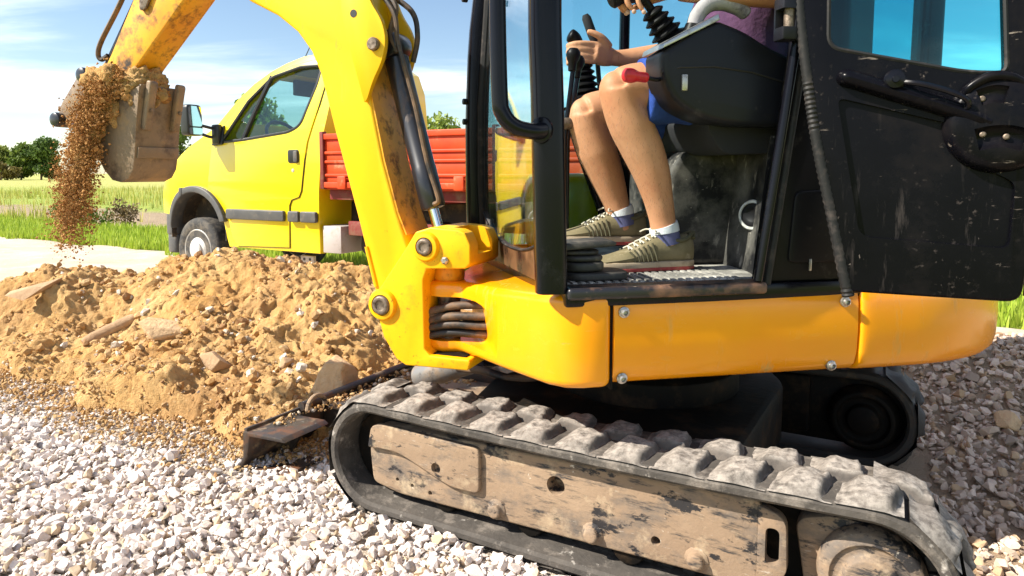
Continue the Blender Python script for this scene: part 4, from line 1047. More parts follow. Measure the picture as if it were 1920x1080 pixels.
# ---- inside the cab
seat = part('seat', MB().prism(rpoly([(0.02, 1.13), (0.03, 1.17), (-0.10, 1.155), (-0.40, 1.15), (-0.44, 1.08), (-0.02, 1.07)], 0.03), -0.02, 0.45), 'seat', EX, FM, bev=0.02, seg=3)
part('backrest', MB().prism(rpoly([(-0.36, 1.12), (-0.39, 1.50), (-0.42, 1.78), (-0.48, 1.78), (-0.48, 1.12)], 0.03), 0.0, 0.43), 'seat', seat, bev=0.03, seg=3)
part('seat_base', MB().prism(rpoly([(0.035, 0.749), (0.045, 1.02), (0.0, 1.085), (-0.45, 1.085), (-0.45, 0.749)], [0, 0.04, 0.03, 0, 0]), -0.08, 0.255), 'dusty_plastic', seat, bev=0.02, seg=3)
# dusty trim that runs from the seat base to the door pillar, with the round port
def kick(t, z):
    a, c, e = Vector((-0.135, 0.245)), Vector((-0.150, 0.44)), Vector((-0.062, 0.540))
    q = a * (1 - t) ** 2 + c * 2 * t * (1 - t) + e * t * t
    return (q.x - 0.11 * (z - 0.749), q.y, z)
kr = []
for t in np.linspace(0, 1, 14):
    zs = np.linspace(0.749, 1.115, 8)
    o_ = [kick(t, z) for z in zs]; kr.append(o_ + [(x - 0.018, y, z) for x, y, z in reversed(o_)])
kp = part('kick_panel', MB().loft(kr), 'dusty_plastic', EX, FM, bev=0.0)
c0 = Vector(kick(0.44, 0.905)); nk = Vector((0.86, 0.50, 0.10)).normalized()
part('port_ring', MB().lathe([(0.026, 0), (0.040, 0), (0.043, 0.004), (0.040, 0.009), (0.034, 0.010), (0.032, 0.002), (0.026, 0.001)], c0 - nk * 0.006 + Vector((0.004, 0, 0)), nk, 30), 'white_ring', kp)
part('port_cap', MB().lathe([(0.033, -0.002), (0.033, 0.003), (0.020, 0.005), (0.018, 0.004), (0, 0.004)], c0 - nk * 0.002 + Vector((0.004, 0, 0)), nk, 26), 'black_plastic', kp)
# left console with boot, joystick, armrest grip and red lever
cp = rpoly([(0.186, 1.318), (0.184, 1.255), (0.150, 1.192), (0.070, 1.152), (-0.02, 1.140), (-0.22, 1.138), (-0.23, 1.29), (-0.10, 1.335), (-0.035, 1.372), (0.040, 1.396), (0.10, 1.372)], [0.01, 0.05, 0.05, 0.05, 0.02, 0.02, 0.02, 0.06, 0.05, 0.01, 0])
con = part('control_console', MB().prism(cp, 0.405, 0.530), 'grey_plastic', EX, FM, bev=0.018, seg=4)
boolean(con, [MB().prism(circ(-0.140, 1.178, 0.0115), 0.48, 0.6)])
part('console_seam', MB().tube([(0.186, 0.517, 1.268), (0.14, 0.5315, 1.279), (0.05, 0.5318, 1.283), (-0.05, 0.5318, 1.272), (-0.15, 0.5318, 1.248), (-0.22, 0.530, 1.225)], 0.0022, 6), 'print_black', con)
part('latch', MB().box(0.122, 0.138, 0.525, 0.536, 1.222, 1.262), 'bolt', con, bev=0.003)
part('top_plate', MB().prism([(0.190, 1.322), (0.186, 1.336), (0.045, 1.411), (0.040, 1.396)], 0.398, 0.535), 'silver', con, bev=0.003)
ax = Vector((0.62, 0, 0.78)).normalized()
def boot(c, axis, n=5, r0=0.047, r1=0.026, L=0.085):
    prof = [(0.0, -0.01), (r0, -0.01)]
    for k in range(n):
        t = k / n; r = r0 + (r1 - r0) * t; h = L * t
        prof += [(r * 0.72, h + L / n * 0.10), (r, h + L / n * 0.42), (r * 1.0, h + L / n * 0.62), (r * 0.72, h + L / n * 0.95)]
    prof += [(r1 * 0.6, L * 1.02), (0, L * 1.02)]
    return MB().lathe(prof, c, axis, 26)
js = part('joystick', MB().tube([Vector((0.115, 0.412, 1.372)), Vector((0.115, 0.412, 1.372)) + ax * 0.12, Vector((0.205, 0.412, 1.480))], 0.011, 10), 'black_plastic', EX, FM)
part('boot', boot(Vector((0.110, 0.412, 1.362)), ax, L=0.100), 'black_plastic', js)
part('grip', MB().tube(spline([(0.195, 0.412, 1.463), (0.220, 0.412, 1.475), (0.250, 0.412, 1.474), (0.282, 0.412, 1.458)], 5), [0.017] * 4 + [0.021] * 6 + [0.024] * 5 + [0.018], 14, flat=0.9), 'black_plastic', js)
ag = part('armrest_grip', MB().tube(spline([(0.072, 0.452, 1.392), (0.060, 0.452, 1.425), (0.036, 0.452, 1.450), (0.0, 0.452, 1.459), (-0.045, 0.452, 1.452), (-0.078, 0.452, 1.430)], 5), [0.020, 0.020, 0.020, 0.020, 0.020, 0.020, 0.020, 0.020, 0.021, 0.021, 0.021, 0.021, 0.021, 0.021, 0.021, 0.021, 0.021, 0.021, 0.022, 0.022, 0.022, 0.021, 0.020, 0.019, 0.018, 0.012], 14), 'worn_grip', EX, FM)
part('grip_base', MB().tube([(0.078, 0.452, 1.368), (0.070, 0.452, 1.398)], [0.026, 0.022], 14), 'black_plastic', ag)
rl = part('red_lever', MB().lathe([(0, 0), (0.010, 0.001), (0.0165, 0.006), (0.0185, 0.016), (0.0180, 0.026), (0.0150, 0.034), (0.0125, 0.040), (0.0125, 0.062), (0.010, 0.066), (0, 0.066)], (0.279, 0.500, 1.262), (-1, 0, -0.10), 22), 'red_knob', EX, FM)
part('lever_rod', MB().tube(spline([(0.216, 0.500, 1.2555), (0.190, 0.500, 1.252), (0.176, 0.498, 1.256), (0.160, 0.49, 1.266)]), 0.0055, 8), 'black_paint', rl)
# travel levers with round knobs
for x0, z0, x1, y_ in ((0.294, 1.372, 0.325, 0.115), (0.268, 1.358, 0.305, 0.075)):
    lv = part('travel_lever', MB().tube([(x0, y_, z0 - 0.04), (x1 - 0.006, y_, 1.12), (x1, y_ + 0.01, 0.76)], 0.0078, 10), 'black_paint', EX, FM)
    part('knob', MB().lathe([(0, 0.022), (0.013, 0.020), (0.0205, 0.010), (0.022, 0), (0.018, -0.014), (0.0135, -0.022), (0.012, -0.046), (0.009, -0.048), (0, -0.048)], (x0, y_, z0), (-0.08, 0, 1), 20), 'black_plastic', lv)
part('lever_bracket', MB().cyl((0.355, 0.12, 1.165), (0.300, 0.12, 1.170), 0.018, seg=14), 'pin_steel', EX, FM, bev=0.002)
# right-hand joystick on the far console, parking lever behind it
part('control_console', MB().prism(rpoly([(0.26, 1.16), (0.27, 1.22), (0.14, 1.28), (-0.25, 1.25), (-0.25, 1.12)], 0.03), -0.20, -0.05), 'grey_plastic', EX, FM, bev=0.015, seg=3)
js2 = part('joystick', MB().tube([(0.185, -0.11, 1.26), (0.205, -0.11, 1.40), (0.228, -0.11, 1.468)], 0.011, 10), 'black_plastic', EX, FM)
part('boot', boot(Vector((0.180, -0.11, 1.262)), Vector((0.12, 0, 1)), n=6, r0=0.052, r1=0.027, L=0.125), 'black_plastic', js2)
part('grip', MB().tube(spline([(0.205, -0.11, 1.390), (0.212, -0.11, 1.43), (0.226, -0.11, 1.465), (0.246, -0.11, 1.478)], 5), [0.014] * 3 + [0.018] * 5 + [0.023] * 6 + [0.020, 0.012], 14), 'black_plastic', js2)
pl = part('parking_lever', MB().tube([(0.085, -0.25, 1.27), (0.105, -0.25, 1.47), (0.113, -0.25, 1.49)], 0.009, 8), 'black_paint', EX, FM)
part('lever_grip', MB().tube([(0.106, -0.25, 1.475), (0.120, -0.25, 1.51), (0.142, -0.25, 1.566), (0.147, -0.25, 1.578)], [0.012, 0.017, 0.0165, 0.010], 10), 'seat', pl)
# pedals by the sill
for k, (x0, x1, z0, z1) in enumerate(((0.415, 0.250, 0.7525, 0.772), (0.418, 0.308, 0.775, 0.797), (0.420, 0.312, 0.799, 0.813), (0.425, 0.318, 0.815, 0.826))):
    part('pedal_boot', MB().prism(rpoly([(x0, 0.515 - 0.008 * k), (x1 + 0.004 * (k % 2), 0.515 - 0.008 * k), (x1, 0.40), (x0, 0.40)], 0.05), z0, z1, 'z'), 'tread_mat', EX, FM, bev=0.006, seg=3)
part('pedal', MB().prism([(0.43, 0.828), (0.29, 0.838), (0.285, 0.846), (0.30, 0.853), (0.42, 0.846)], 0.40, 0.50), 'tread_mat', EX, FM, bev=0.004)

# ---- hinge and open door
hg = part('door_hinge', MB().box(-0.112, -0.068, 0.590, 0.634, 1.335, 1.435), 'grey_plastic', EX, FM, bev=0.005)
boolean(hg, [MB().box(-0.101, -0.060, 0.60, 0.70, 1.365, 1.408)])
part('hinge_pin', MB().cyl((-0.094, 0.616, 1.36), (-0.094, 0.616, 1.414), 0.0125, seg=14), 'pin_steel', hg)
part('hinge_leaf', MB().box(-0.150, -0.108, 0.606, 0.628, 1.36, 1.41), 'black_paint', hg, bev=0.003)
do = rpoly([(-0.018, 2.06), (-0.016, 1.43), (0.030, 1.13), (0.116, 0.740), (0.456, 0.738), (0.470, 0.90), (0.462, 1.20), (0.436, 1.45), (0.40, 2.06)], [0.03, 0, 0, 0.01, 0.03, 0, 0.0, 0, 0.05])
door = part('cab_door', MB().prism(do, -0.022, 0.022), 'black_door', EX, FD, bev=0.008, seg=3)
win = rpoly([(0.052, 1.312), (0.036, 1.99), (0.362, 1.99), (0.388, 1.45), (0.404, 1.235), (0.33, 1.240)], [0.03, 0.03, 0.04, 0, 0.02, 0.05])
rec = rpoly([(0.075, 1.196), (0.134, 0.872), (0.428, 0.856), (0.432, 1.000), (0.375, 1.03), (0.33, 1.10), (0.31, 1.128)], [0.02, 0.03, 0.02, 0.02, 0.04, 0.03, 0.02])
boolean(door, [MB().prism(win, -0.2, 0.2), MB().prism(rec, -0.10, -0.010)])
part('door_glass', MB().prism(win, -0.003, 0.003), 'glass_door', door)
part('window_seal', MB().tube([(x, -0.020, z) for x, z in win] + [(win[0][0], -0.020, win[0][1])], 0.005, 6, cap=False), 'seal_rubber', door)
# ribbed edge seal
path = spline([(-0.020, -0.012, 2.04), (-0.018, -0.012, 1.60), (-0.014, -0.012, 1.43), (0.010, -0.012, 1.25), (0.035, -0.012, 1.10), (0.075, -0.012, 0.92), (0.117, -0.012, 0.728)], 26)
part('edge_seal', MB().tube(path, [0.0150 if k % 2 else 0.0128 for k in range(len(path))], 10), 'seal_rubber', door)
# moulded arm pull across the door
def mould(name, pts, rad, parent, mat='black_door', flat=0.55):
    return part(name, MB().tube(spline([(x, -0.020, z) for x, z in pts], 6), rad, 14, flat=flat, up=(0, 0, 1)), mat, parent)
mould('door_rail', [(0.072, 1.246), (0.12, 1.230), (0.20, 1.200), (0.30, 1.163), (0.375, 1.130)], [0.012, 0.022, 0.030] + [0.034] * 20 + [0.030] * 2, door, flat=0.62)
lc = part('latch_housing', MB().lathe([(0.0, 0.030), (0.070, 0.030), (0.092, 0.026), (0.103, 0.016), (0.108, 0.0), (0.109, -0.01), (0, -0.01)], (0.398, -0.018, 1.128), (0, -1, 0), 44), 'black_door', door)
def pocket(pts, r): return MB().tube(spline([(x, -0.060, z) for x, z in pts], 5), r, 16)
boolean(lc, [pocket([(0.350, 1.092), (0.378, 1.098), (0.41, 1.098), (0.44, 1.088)], 0.027), pocket([(0.350, 1.182), (0.375, 1.190), (0.40, 1.186)], 0.023)])
part('latch_lobe', MB().tube(spline([(0.318, -0.030, 1.175), (0.335, -0.036, 1.205), (0.370, -0.040, 1.226), (0.410, -0.038, 1.222), (0.445, -0.034, 1.20)], 5), [0.010] * 4 + [0.014] * 12 + [0.012] * 5, 12, flat=0.8), 'black_door', door)
for x, z in ((0.357, 1.180), (0.362, 1.104), (0.405, 1.098)):
    part('screw', MB().lathe([(0.0065, 0), (0.0065, 0.003), (0.004, 0.005), (0, 0.005)], (x, -0.038, z), (0, -1, 0), 12), 'pin_steel', door)
lh = part('door_lever', MB().tube(spline([(0.203, -0.050, 1.222), (0.235, -0.064, 1.215), (0.285, -0.066, 1.198), (0.322, -0.062, 1.180), (0.330, -0.052, 1.164), (0.320, -0.042, 1.158)], 5), 0.0062, 8), 'black_paint', door)
part('lever_hub', MB().lathe([(0.023, 0), (0.023, 0.010), (0.019, 0.014), (0.019, 0.020), (0.008, 0.022), (0.007, 0.026), (0, 0.026)], (0.189, -0.038, 1.228), (0, -1, 0), 22), 'black_paint', lh)
part('door_post', MB().tube([(0.474, 0.006, 0.75), (0.478, 0.006, 1.1), (0.462, 0.006, 1.45), (0.43, 0.006, 2.0)], 0.009, 10), 'seal_rubber', door)

# ================================================================== SPOIL: rocks, soil in the bucket, soil falling
bb = MB().add([(-0.105, -0.055, -0.09), (0.035, -0.120, -0.09), (0.125, 0.03, -0.09), (-0.02, 0.11, -0.09), (-0.055, -0.045, 0.060), (0.030, -0.075, 0.085), (0.075, 0.015, 0.040), (-0.01, 0.06, 0.075)],
              [(0, 1, 5, 4), (1, 2, 6, 5), (2, 3, 7, 6), (3, 0, 4, 7), (4, 5, 6, 7), (3, 2, 1, 0)])
o = link('rock', bb.mesh('rock', bev=0.010, seg=3, cuts=[((0, 0, z), (0.2, 0.1, 1)) for z in (-0.04, 0.0, 0.04)], warp=lambda c: c + Vector((0.006 * math.sin(c.z * 60 + c.y * 40), 0.006 * math.sin(c.x * 70), 0.004 * math.sin(c.x * 50 + c.y * 60)))), 'rock_tan', None, (-0.735, 2.79, 0.180), rot=(0.05, 0.10, 0.15))
tag(o, 'large angular tan rock resting against the dozer blade', 'rock')
rock('rock', 502, -1.72, 3.30, 0.055, (0.125, 0.095, 0.075), (0.1, 0.1, 0.2), 'rock_tan', 'rounded tan rock half buried in the middle of the earth heap', n=22)
rock('rock', 503, -1.32, 2.98, 0.035, (0.105, 0.05, 0.055), (0.2, 0.3, -0.3), 'rock_brown', 'wedge-shaped brown rock below the rounded rock on the heap', n=9)
rock('slab', 504, -2.62, 3.75, 0.045, (0.19, 0.11, 0.03), (0.35, -0.30, 0.55), 'rock_brown', 'flat brown slab tilted on the left of the earth heap', 'slab', n=11)
rock('rock', 505, -1.58, 2.70, 0.025, (0.080, 0.045, 0.034), (0, 0.1, -0.4), 'rock_tan', 'flat yellowish rock at the foot of the heap on the gravel', n=14)
rock('rock', 506, -1.86, 2.84, 0.022, (0.045, 0.032, 0.026), (0.1, 0.2, 0.3), 'rock_tan', 'small pale rock on the gravel edge left of the flat rock', n=14)
rock('rock', 507, -1.02, 3.02, 0.010, (0.055, 0.042, 0.034), (0.2, 0.1, 0.9), 'rock_brown', 'small brown rock between the large rock and the heap', n=12)
rock('rock', 508, -0.98, 3.40, 0.005, (0.040, 0.034, 0.03), (0.2, 0.1, 0.4), 'rock_tan', 'small tan rock high on the shaded slope of the heap', n=12)
o = rock('rock', 509, -2.0, 3.0, 0.0, (0.075, 0.055, 0.045), (0.2, 0.2, 0.4), 'rock_tan', 'brown rock lying on the shaded gravel at right', n=12)
o.location = (1.86, 2.50, float(zgravel(np.array(1.86), np.array(2.50))) + 0.035)
# stub of an old concrete pipe
b = MB().tube(spline([(-0.13, 0, 0), (-0.06, 0.004, 0.004), (0.06, 0, 0.0), (0.14, -0.004, -0.004)], 5), [0.030, 0.034, 0.036, 0.035, 0.037, 0.035, 0.034, 0.036, 0.035, 0.034, 0.036, 0.034, 0.035, 0.034, 0.031, 0.024], 14)
o = link('concrete_stub', b.mesh('concrete_stub'), 'rock_brown', None, (-2.17, 3.62, float(zdirt(np.array([-2.17]), np.array([3.62]))[0]) + 0.02), rot=(0.1, -0.42, 0.75))
tag(o, 'round rough bar of earth-stained concrete lying on the heap', 'concrete')

# soil on the bucket: a lumpy heap, then lumps pouring over the near side
def lumpy(name, c, rad, seed, sub=4):
    bm = bmesh.new(); bmesh.ops.create_icosphere(bm, subdivisions=sub, radius=1)
    co = np.array([v.co for v in bm.verts])
    k = 1 + 0.26 * fbm(co[:, 0] * 2.1 + seed, co[:, 1] * 2.1 + co[:, 2] * 1.7, 3, seed) + 0.17 * fbm(co[:, 0] * 7 + co[:, 2] * 5, co[:, 1] * 7 - co[:, 2] * 4, 3, seed + 5)
    co = co * k[:, None] * np.array(rad) + np.array(c)
    for v, q in zip(bm.verts, co): v.co = q
    me = bpy.data.meshes.new(name); bm.to_mesh(me); bm.free()
    me.polygons.foreach_set('use_smooth', [True] * len(me.polygons))
    return me
SL = link('soil_load', lumpy('soil_load', (1.285, 0.0, 1.310), (0.125, 0.092, 0.092), 5, 5), 'dirt', None, FB.o, FB.a)
tag(SL, 'damp sandy soil heaped in the raised bucket and spilling over its side', 'soil', kind='stuff')
for k, (c, r) in enumerate([((1.325, 0.085, 1.275), (0.060, 0.045, 0.085)), ((1.385, 0.11, 1.19), (0.045, 0.040, 0.075)), ((1.36, 0.095, 1.345), (0.045, 0.05, 0.055)), ((1.225, 0.02, 1.345), (0.05, 0.08, 0.045)), ((1.41, 0.13, 1.10), (0.036, 0.032, 0.060)), ((1.43, 0.14, 1.00), (0.028, 0.026, 0.055)), ((1.30, 0.105, 1.36), (0.05, 0.035, 0.05))]):
    link('soil_lump', lumpy('soil_lump', c, r, 20 + k, 4), 'dirt', SL)
def soil_colors(n):
    t = rng.random((n, 1)); c = np.array([0.43, 0.205, 0.070]) * (1 - t) + np.array([0.56, 0.305, 0.115]) * t
    return c * (0.8 + 0.35 * rng.random((n, 1)))
# crust on the heap
n = 900
th, ph = rng.random(n) * 6.283, np.arccos(rng.uniform(-0.2, 1, n))
P = np.column_stack([1.29 + 0.13 * np.sin(ph) * np.cos(th), 0.01 + 0.105 * np.sin(ph) * np.sin(th), 1.305 + 0.10 * np.cos(ph)])
S = 0.004 + 0.013 * rng.random(n) ** 2.5
link('soil_crumbs', scatter('soil_crumbs', P, S, CLOD, soil_colors(n), M_['clod']), None, SL)
GRAIN = [hull_stone(700 + i, 9, (1, 0.85, 0.75)) for i in range(8)]
# the falling stream: clots and crumbs, dense at the lip, breaking up towards the ground
def stream(t):
    k = [0, 0.15, 0.35, 0.6, 0.8, 1.0]
    return (np.interp(t, k, [1.24, 1.325, 1.39, 1.43, 1.46, 1.49]), np.interp(t, k, [0.10, 0.125, 0.135, 0.14, 0.145, 0.15]),
            np.interp(t, k, [1.385, 1.30, 1.18, 1.01, 0.88, 0.76]), np.interp(t, k, [0.030, 0.034, 0.034, 0.038, 0.040, 0.030]))
nc = 330
tc_ = rng.random(nc) ** 0.95; sx, sy_, sz, sw = stream(tc_)
cc_ = np.column_stack([sx + rng.normal(0, 1, nc) * sw, sy_ + rng.normal(0, 1, nc) * 0.022, sz + rng.normal(0, 0.012, nc)])
n = 56000
k = rng.integers(0, nc, n); spread = 0.009 + 0.018 * tc_[k]
P1_ = cc_[k] + rng.normal(0, 1, (n, 3)) * spread[:, None] * np.array([1, 0.8, 1.25])
t = rng.random(5000) ** 0.9; sx, sy_, sz, sw = stream(t)
P2_ = np.column_stack([sx + rng.normal(0, 1.35, 5000) * sw, sy_ + rng.normal(0, 1, 5000) * 0.028, sz + rng.normal(0, 0.03, 5000)])
P = np.concatenate([P1_, P2_]); tt = np.concatenate([tc_[k], t])
thin = rng.random(len(P)) < np.interp(tt, [0, 0.6, 0.85, 1.0], [1, 1, 0.6, 0.15])
S = 0.0011 + 0.0070 * rng.random(len(P)) ** 8
S = np.where(rng.random(len(P)) < 0.003, 0.007 + 0.009 * rng.random(len(P)), S)
keep = (P[:, 1] > 0.098) & thin
fall = link('falling_soil', scatter('falling_soil', P[keep], S[keep], GRAIN, soil_colors(int(keep.sum())), M_['clod']), None, None, FB.o, FB.a)
tag(fall, 'brown soil pouring down from the raised bucket to the heap', 'soil', kind='stuff')
# soil dropped on the blade
bx = rng.uniform(0.80, 1.17, 3800); by = rng.uniform(-0.5, 0.60, 3800); ok = (rng.random(3800) < 0.9) & (fbm(bx * 7, by * 5, 3, 171) + 0.25 - 0.7 * sstep(0.3, 0.6, by) > 0) & ~((by > 0.40) & (bx < 0.98))
bx, by = bx[ok], by[ok]; bz = np.interp(bx, [0.80, 1.0, 1.17], [0.137, 0.142, 0.148]); S = 0.002 + 0.011 * rng.random(len(bx)) ** 6
sl = link('blade_soil', scatter('blade_soil', np.column_stack([bx, by, bz + S * 0.4]), S, CLOD, clod_colors(len(bx), 0.08), M_['clod']), None, None, FU.o, FU.a)
tag(sl, 'loose sandy soil lying on top of the dozer blade', 'soil', kind='stuff')

# ================================================================== THE OPERATOR
M_['skin'] = pm('skin', (0.60, 0.305, 0.170), 0.55, var=(5, (0.52, 0.225, 0.112)), layers=[((0.46, 0.16, 0.085), 0.55, 14, 0.56, 0.85), ((0.36, 0.14, 0.06), 0.6, 160, 0.62, 0.72, (1, 1, 0.3))], sss=0.15, spec=0.3, bump=(160, 0.35, 0.0015))
M_['shirt'] = pm('purple_shirt', (0.075, 0.026, 0.075), 0.9, var=(20, (0.12, 0.045, 0.11)), bump=(35, 0.5, 0.01))
M_['shorts'] = pm('blue_shorts', (0.016, 0.065, 0.34), 0.85, var=(22, (0.010, 0.035, 0.20)), bump=(40, 0.5, 0.008))
M_['sock'] = pm('white_sock', (0.72, 0.72, 0.76), 0.9, bump=(260, 0.6, 0.002))
M_['sock_dark'] = pm('grey_violet_sock', (0.11, 0.11, 0.23), 0.9, bump=(260, 0.6, 0.002))
M_['suede'] = pm('khaki_suede', (0.235, 0.185, 0.105), 0.9, spec=0.2, var=(18, (0.155, 0.125, 0.065)), layers=[((0.44, 0.36, 0.245), 0.9, 20, 0.54, 0.75)], bump=(120, 0.4, 0.002))
M_['suede_dark'] = pm('dark_khaki_trim', (0.10, 0.085, 0.045), 0.85, bump=(120, 0.4, 0.002))
M_['sole'] = pm('tan_sole', (0.44, 0.33, 0.22), 0.8, layers=[((0.25, 0.17, 0.1), 0.9, 30, 0.5, 0.7)])
M_['sole_red'] = pm('red_sole_line', (0.30, 0.035, 0.030), 0.7, layers=[((0.30, 0.16, 0.10), 0.9, 40, 0.5, 0.7)])
M_['lace'] = pm('pale_lace', (0.58, 0.53, 0.42), 0.9)
M_['hair'] = pm('brown_hair', (0.045, 0.026, 0.014), 0.6, bump=(120, 0.8, 0.01))
M_['nail'] = pm('fingernail', (0.62, 0.38, 0.28), 0.35)
M_['leg_hair'] = pm('leg_hair', (0.22, 0.10, 0.045), 0.6)
M_['eye'] = pm('eye_white', (0.75, 0.74, 0.72), 0.2)

PE = link('person', None, None, None, (FM.o.x, FM.o.y, 0))
tag(PE, 'person in purple shirt and blue shorts seated at the cab levers', 'person')
def rad_tube(mb, pts, rads, n=5, seg=30, flat=1.0, up=None):
    P = spline(pts, n); r = []
    for i in range(len(rads) - 1): r += [rads[i] + (rads[i + 1] - rads[i]) * (k / n) for k in range(n)]
    mb.tube(P, r + [rads[-1]], seg, True, flat, up)
    return mb
def ball(mb, c, r, seg=16):
    prof = [(math.sin(a), -math.cos(a)) for a in np.linspace(0.02, math.pi - 0.02, 12)]
    rr = r if isinstance(r, (tuple, list)) else (r, r, r)
    t = MB().lathe(prof, (0, 0, 0), (0, 0, 1), seg)
    return mb.add([(c[0] + x * rr[0], c[1] + y * rr[1], c[2] + z * rr[2]) for x, y, z in t.v], t.f)
B = MB()
# near leg
rad_tube(B, [(-0.22, 0.335, 1.205), (-0.06, 0.345, 1.235), (0.09, 0.342, 1.252), (0.175, 0.337, 1.255), (0.222, 0.335, 1.245)], [0.090, 0.084, 0.072, 0.064, 0.060])
rad_tube(B, [(0.222, 0.335, 1.250), (0.212, 0.335, 1.200), (0.192, 0.335, 1.150), (0.158, 0.335, 1.085), (0.130, 0.335, 1.02), (0.109, 0.334, 0.95), (0.095, 0.333, 0.89), (0.085, 0.332, 0.83), (0.080, 0.332, 0.795)], [0.062, 0.059, 0.060, 0.0575, 0.051, 0.041, 0.036, 0.037, 0.036])
ball(B, (0.240, 0.335, 1.246), (0.043, 0.046, 0.050))                    # knee cap
rad_tube(B, [(0.070, 0.332, 0.80), (0.12, 0.332, 0.795), (0.20, 0.333, 0.784)], [0.028, 0.026, 0.016])
# far leg, foot on the pedal
rad_tube(B, [(-0.20, 0.12, 1.20), (-0.05, 0.112, 1.215), (0.10, 0.112, 1.218), (0.20, 0.114, 1.210), (0.250, 0.115, 1.198)], [0.090, 0.084, 0.072, 0.062, 0.058])
rad_tube(B, [(0.250, 0.115, 1.200), (0.240, 0.115, 1.15), (0.215, 0.115, 1.085), (0.184, 0.115, 1.01), (0.158, 0.116, 0.94), (0.143, 0.117, 0.89), (0.130, 0.118, 0.845)], [0.060, 0.058, 0.060, 0.052, 0.041, 0.036, 0.036])
ball(B, (0.266, 0.115, 1.196), (0.041, 0.045, 0.050))
rad_tube(B, [(0.128, 0.118, 0.848), (0.18, 0.119, 0.843), (0.25, 0.12, 0.832)], [0.028, 0.026, 0.016])
# trunk, neck, head
def ell(cx_, cy_, z, a, b_): return [(cx_ + a * math.cos(q), cy_ + b_ * math.sin(q), z) for q in np.linspace(0, 2 * math.pi, 20, endpoint=False)]
TORSO = [(-0.20, 1.12, 0.14, 0.175), (-0.185, 1.20, 0.15, 0.185), (-0.155, 1.30, 0.145, 0.170), (-0.160, 1.40, 0.135, 0.165), (-0.19, 1.50, 0.13, 0.175), (-0.22, 1.60, 0.120, 0.19), (-0.235, 1.68, 0.095, 0.17), (-0.235, 1.73, 0.06, 0.09)]
B.loft([ell(x, 0.225, z, a, b_) for x, z, a, b_ in TORSO])
rad_tube(B, [(-0.235, 0.225, 1.70), (-0.215, 0.225, 1.78), (-0.195, 0.225, 1.84)], [0.060, 0.056, 0.056])
ball(B, (-0.185, 0.225, 1.935), (0.100, 0.078, 0.118))
ball(B, (-0.150, 0.225, 1.875), (0.072, 0.060, 0.058))                   # jaw
rad_tube(B, [(-0.090, 0.225, 1.955), (-0.076, 0.225, 1.925), (-0.066, 0.225, 1.908), (-0.085, 0.225, 1.900)], [0.010, 0.013, 0.015, 0.012])   # nose
rad_tube(B, [(-0.092, 0.195, 1.868), (-0.080, 0.225, 1.867), (-0.092, 0.255, 1.868)], [0.007, 0.011, 0.007])                                     # lips
for s in (-1, 1):
    ball(B, (-0.195, 0.225 + s * 0.080, 1.925), (0.026, 0.012, 0.034))
    rad_tube(B, [(-0.108, 0.225 + s * 0.018, 1.962), (-0.106, 0.225 + s * 0.036, 1.967), (-0.122, 0.225 + s * 0.058, 1.96)], [0.009, 0.010, 0.007])
# near (left) arm and hand on the joystick
rad_tube(B, [(-0.235, 0.385, 1.665), (-0.27, 0.44, 1.60), (-0.285, 0.475, 1.53), (-0.27, 0.485, 1.487)], [0.056, 0.052, 0.046, 0.043])
rad_tube(B, [(-0.275, 0.485, 1.490), (-0.20, 0.482, 1.490), (-0.10, 0.470, 1.489), (0.0, 0.450, 1.487), (0.070, 0.432, 1.488), (0.10, 0.424, 1.492)], [0.043, 0.046, 0.042, 0.034, 0.028, 0.027])
rad_tube(B, [(0.095, 0.425, 1.492), (0.130, 0.420, 1.497), (0.172, 0.416, 1.500)], [0.027, 0.036, 0.036], flat=0.62, up=(0, 0, 1))
for y0, y1, reach, dz, r in ((0.382, 0.378, 0.092, 0.004, 0.0092), (0.404, 0.404, 0.098, 0.002, 0.0096), (0.426, 0.430, 0.088, -0.002, 0.0094), (0.447, 0.455, 0.066, -0.008, 0.0084)):
    k = (0.165, y0, 1.502 + dz)
    rad_tube(B, [k, (0.165 + reach * 0.45, (y0 + y1) / 2, 1.506 + dz), (0.165 + reach * 0.85, y1, 1.487 + dz), (0.165 + reach * 0.92, y1 + 0.006, 1.455 + dz), (0.165 + reach * 0.72, y1 + 0.008, 1.434 + dz)], [r * 1.15, r * 1.05, r, r * 0.92, r * 0.78], n=3, seg=10)
rad_tube(B, [(0.118, 0.398, 1.488), (0.150, 0.372, 1.478), (0.185, 0.372, 1.462), (0.212, 0.382, 1.452)], [0.015, 0.012, 0.0105, 0.009], n=3, seg=10)
# far (right) arm and hand
rad_tube(B, [(-0.235, 0.065, 1.665), (-0.27, 0.00, 1.58), (-0.26, -0.06, 1.48), (-0.22, -0.085, 1.432)], [0.056, 0.052, 0.045, 0.043])
rad_tube(B, [(-0.225, -0.085, 1.434), (-0.14, -0.095, 1.425), (-0.04, -0.105, 1.415), (0.045, -0.110, 1.408), (0.095, -0.110, 1.406)], [0.043, 0.044, 0.038, 0.029, 0.026])
rad_tube(B, [(0.088, -0.110, 1.407), (0.125, -0.096, 1.412), (0.168, -0.082, 1.418)], [0.027, 0.038, 0.036], flat=0.60, up=(0, 1, 0))
rad_tube(B, [(0.112, -0.086, 1.436), (0.140, -0.072, 1.462), (0.170, -0.074, 1.478), (0.192, -0.080, 1.484)], [0.016, 0.013, 0.0115, 0.009], n=3, seg=10)
for z0, r in ((1.444, 0.0094), (1.424, 0.0096), (1.404, 0.0092), (1.386, 0.0082)):
    rad_tube(B, [(0.165, -0.080, z0), (0.205, -0.078, z0 + 0.002), (0.240, -0.090, z0), (0.246, -0.118, z0 - 0.002), (0.226, -0.136, z0 - 0.004)], [r * 1.15, r * 1.05, r, r * 0.95, r * 0.8], n=3, seg=10)
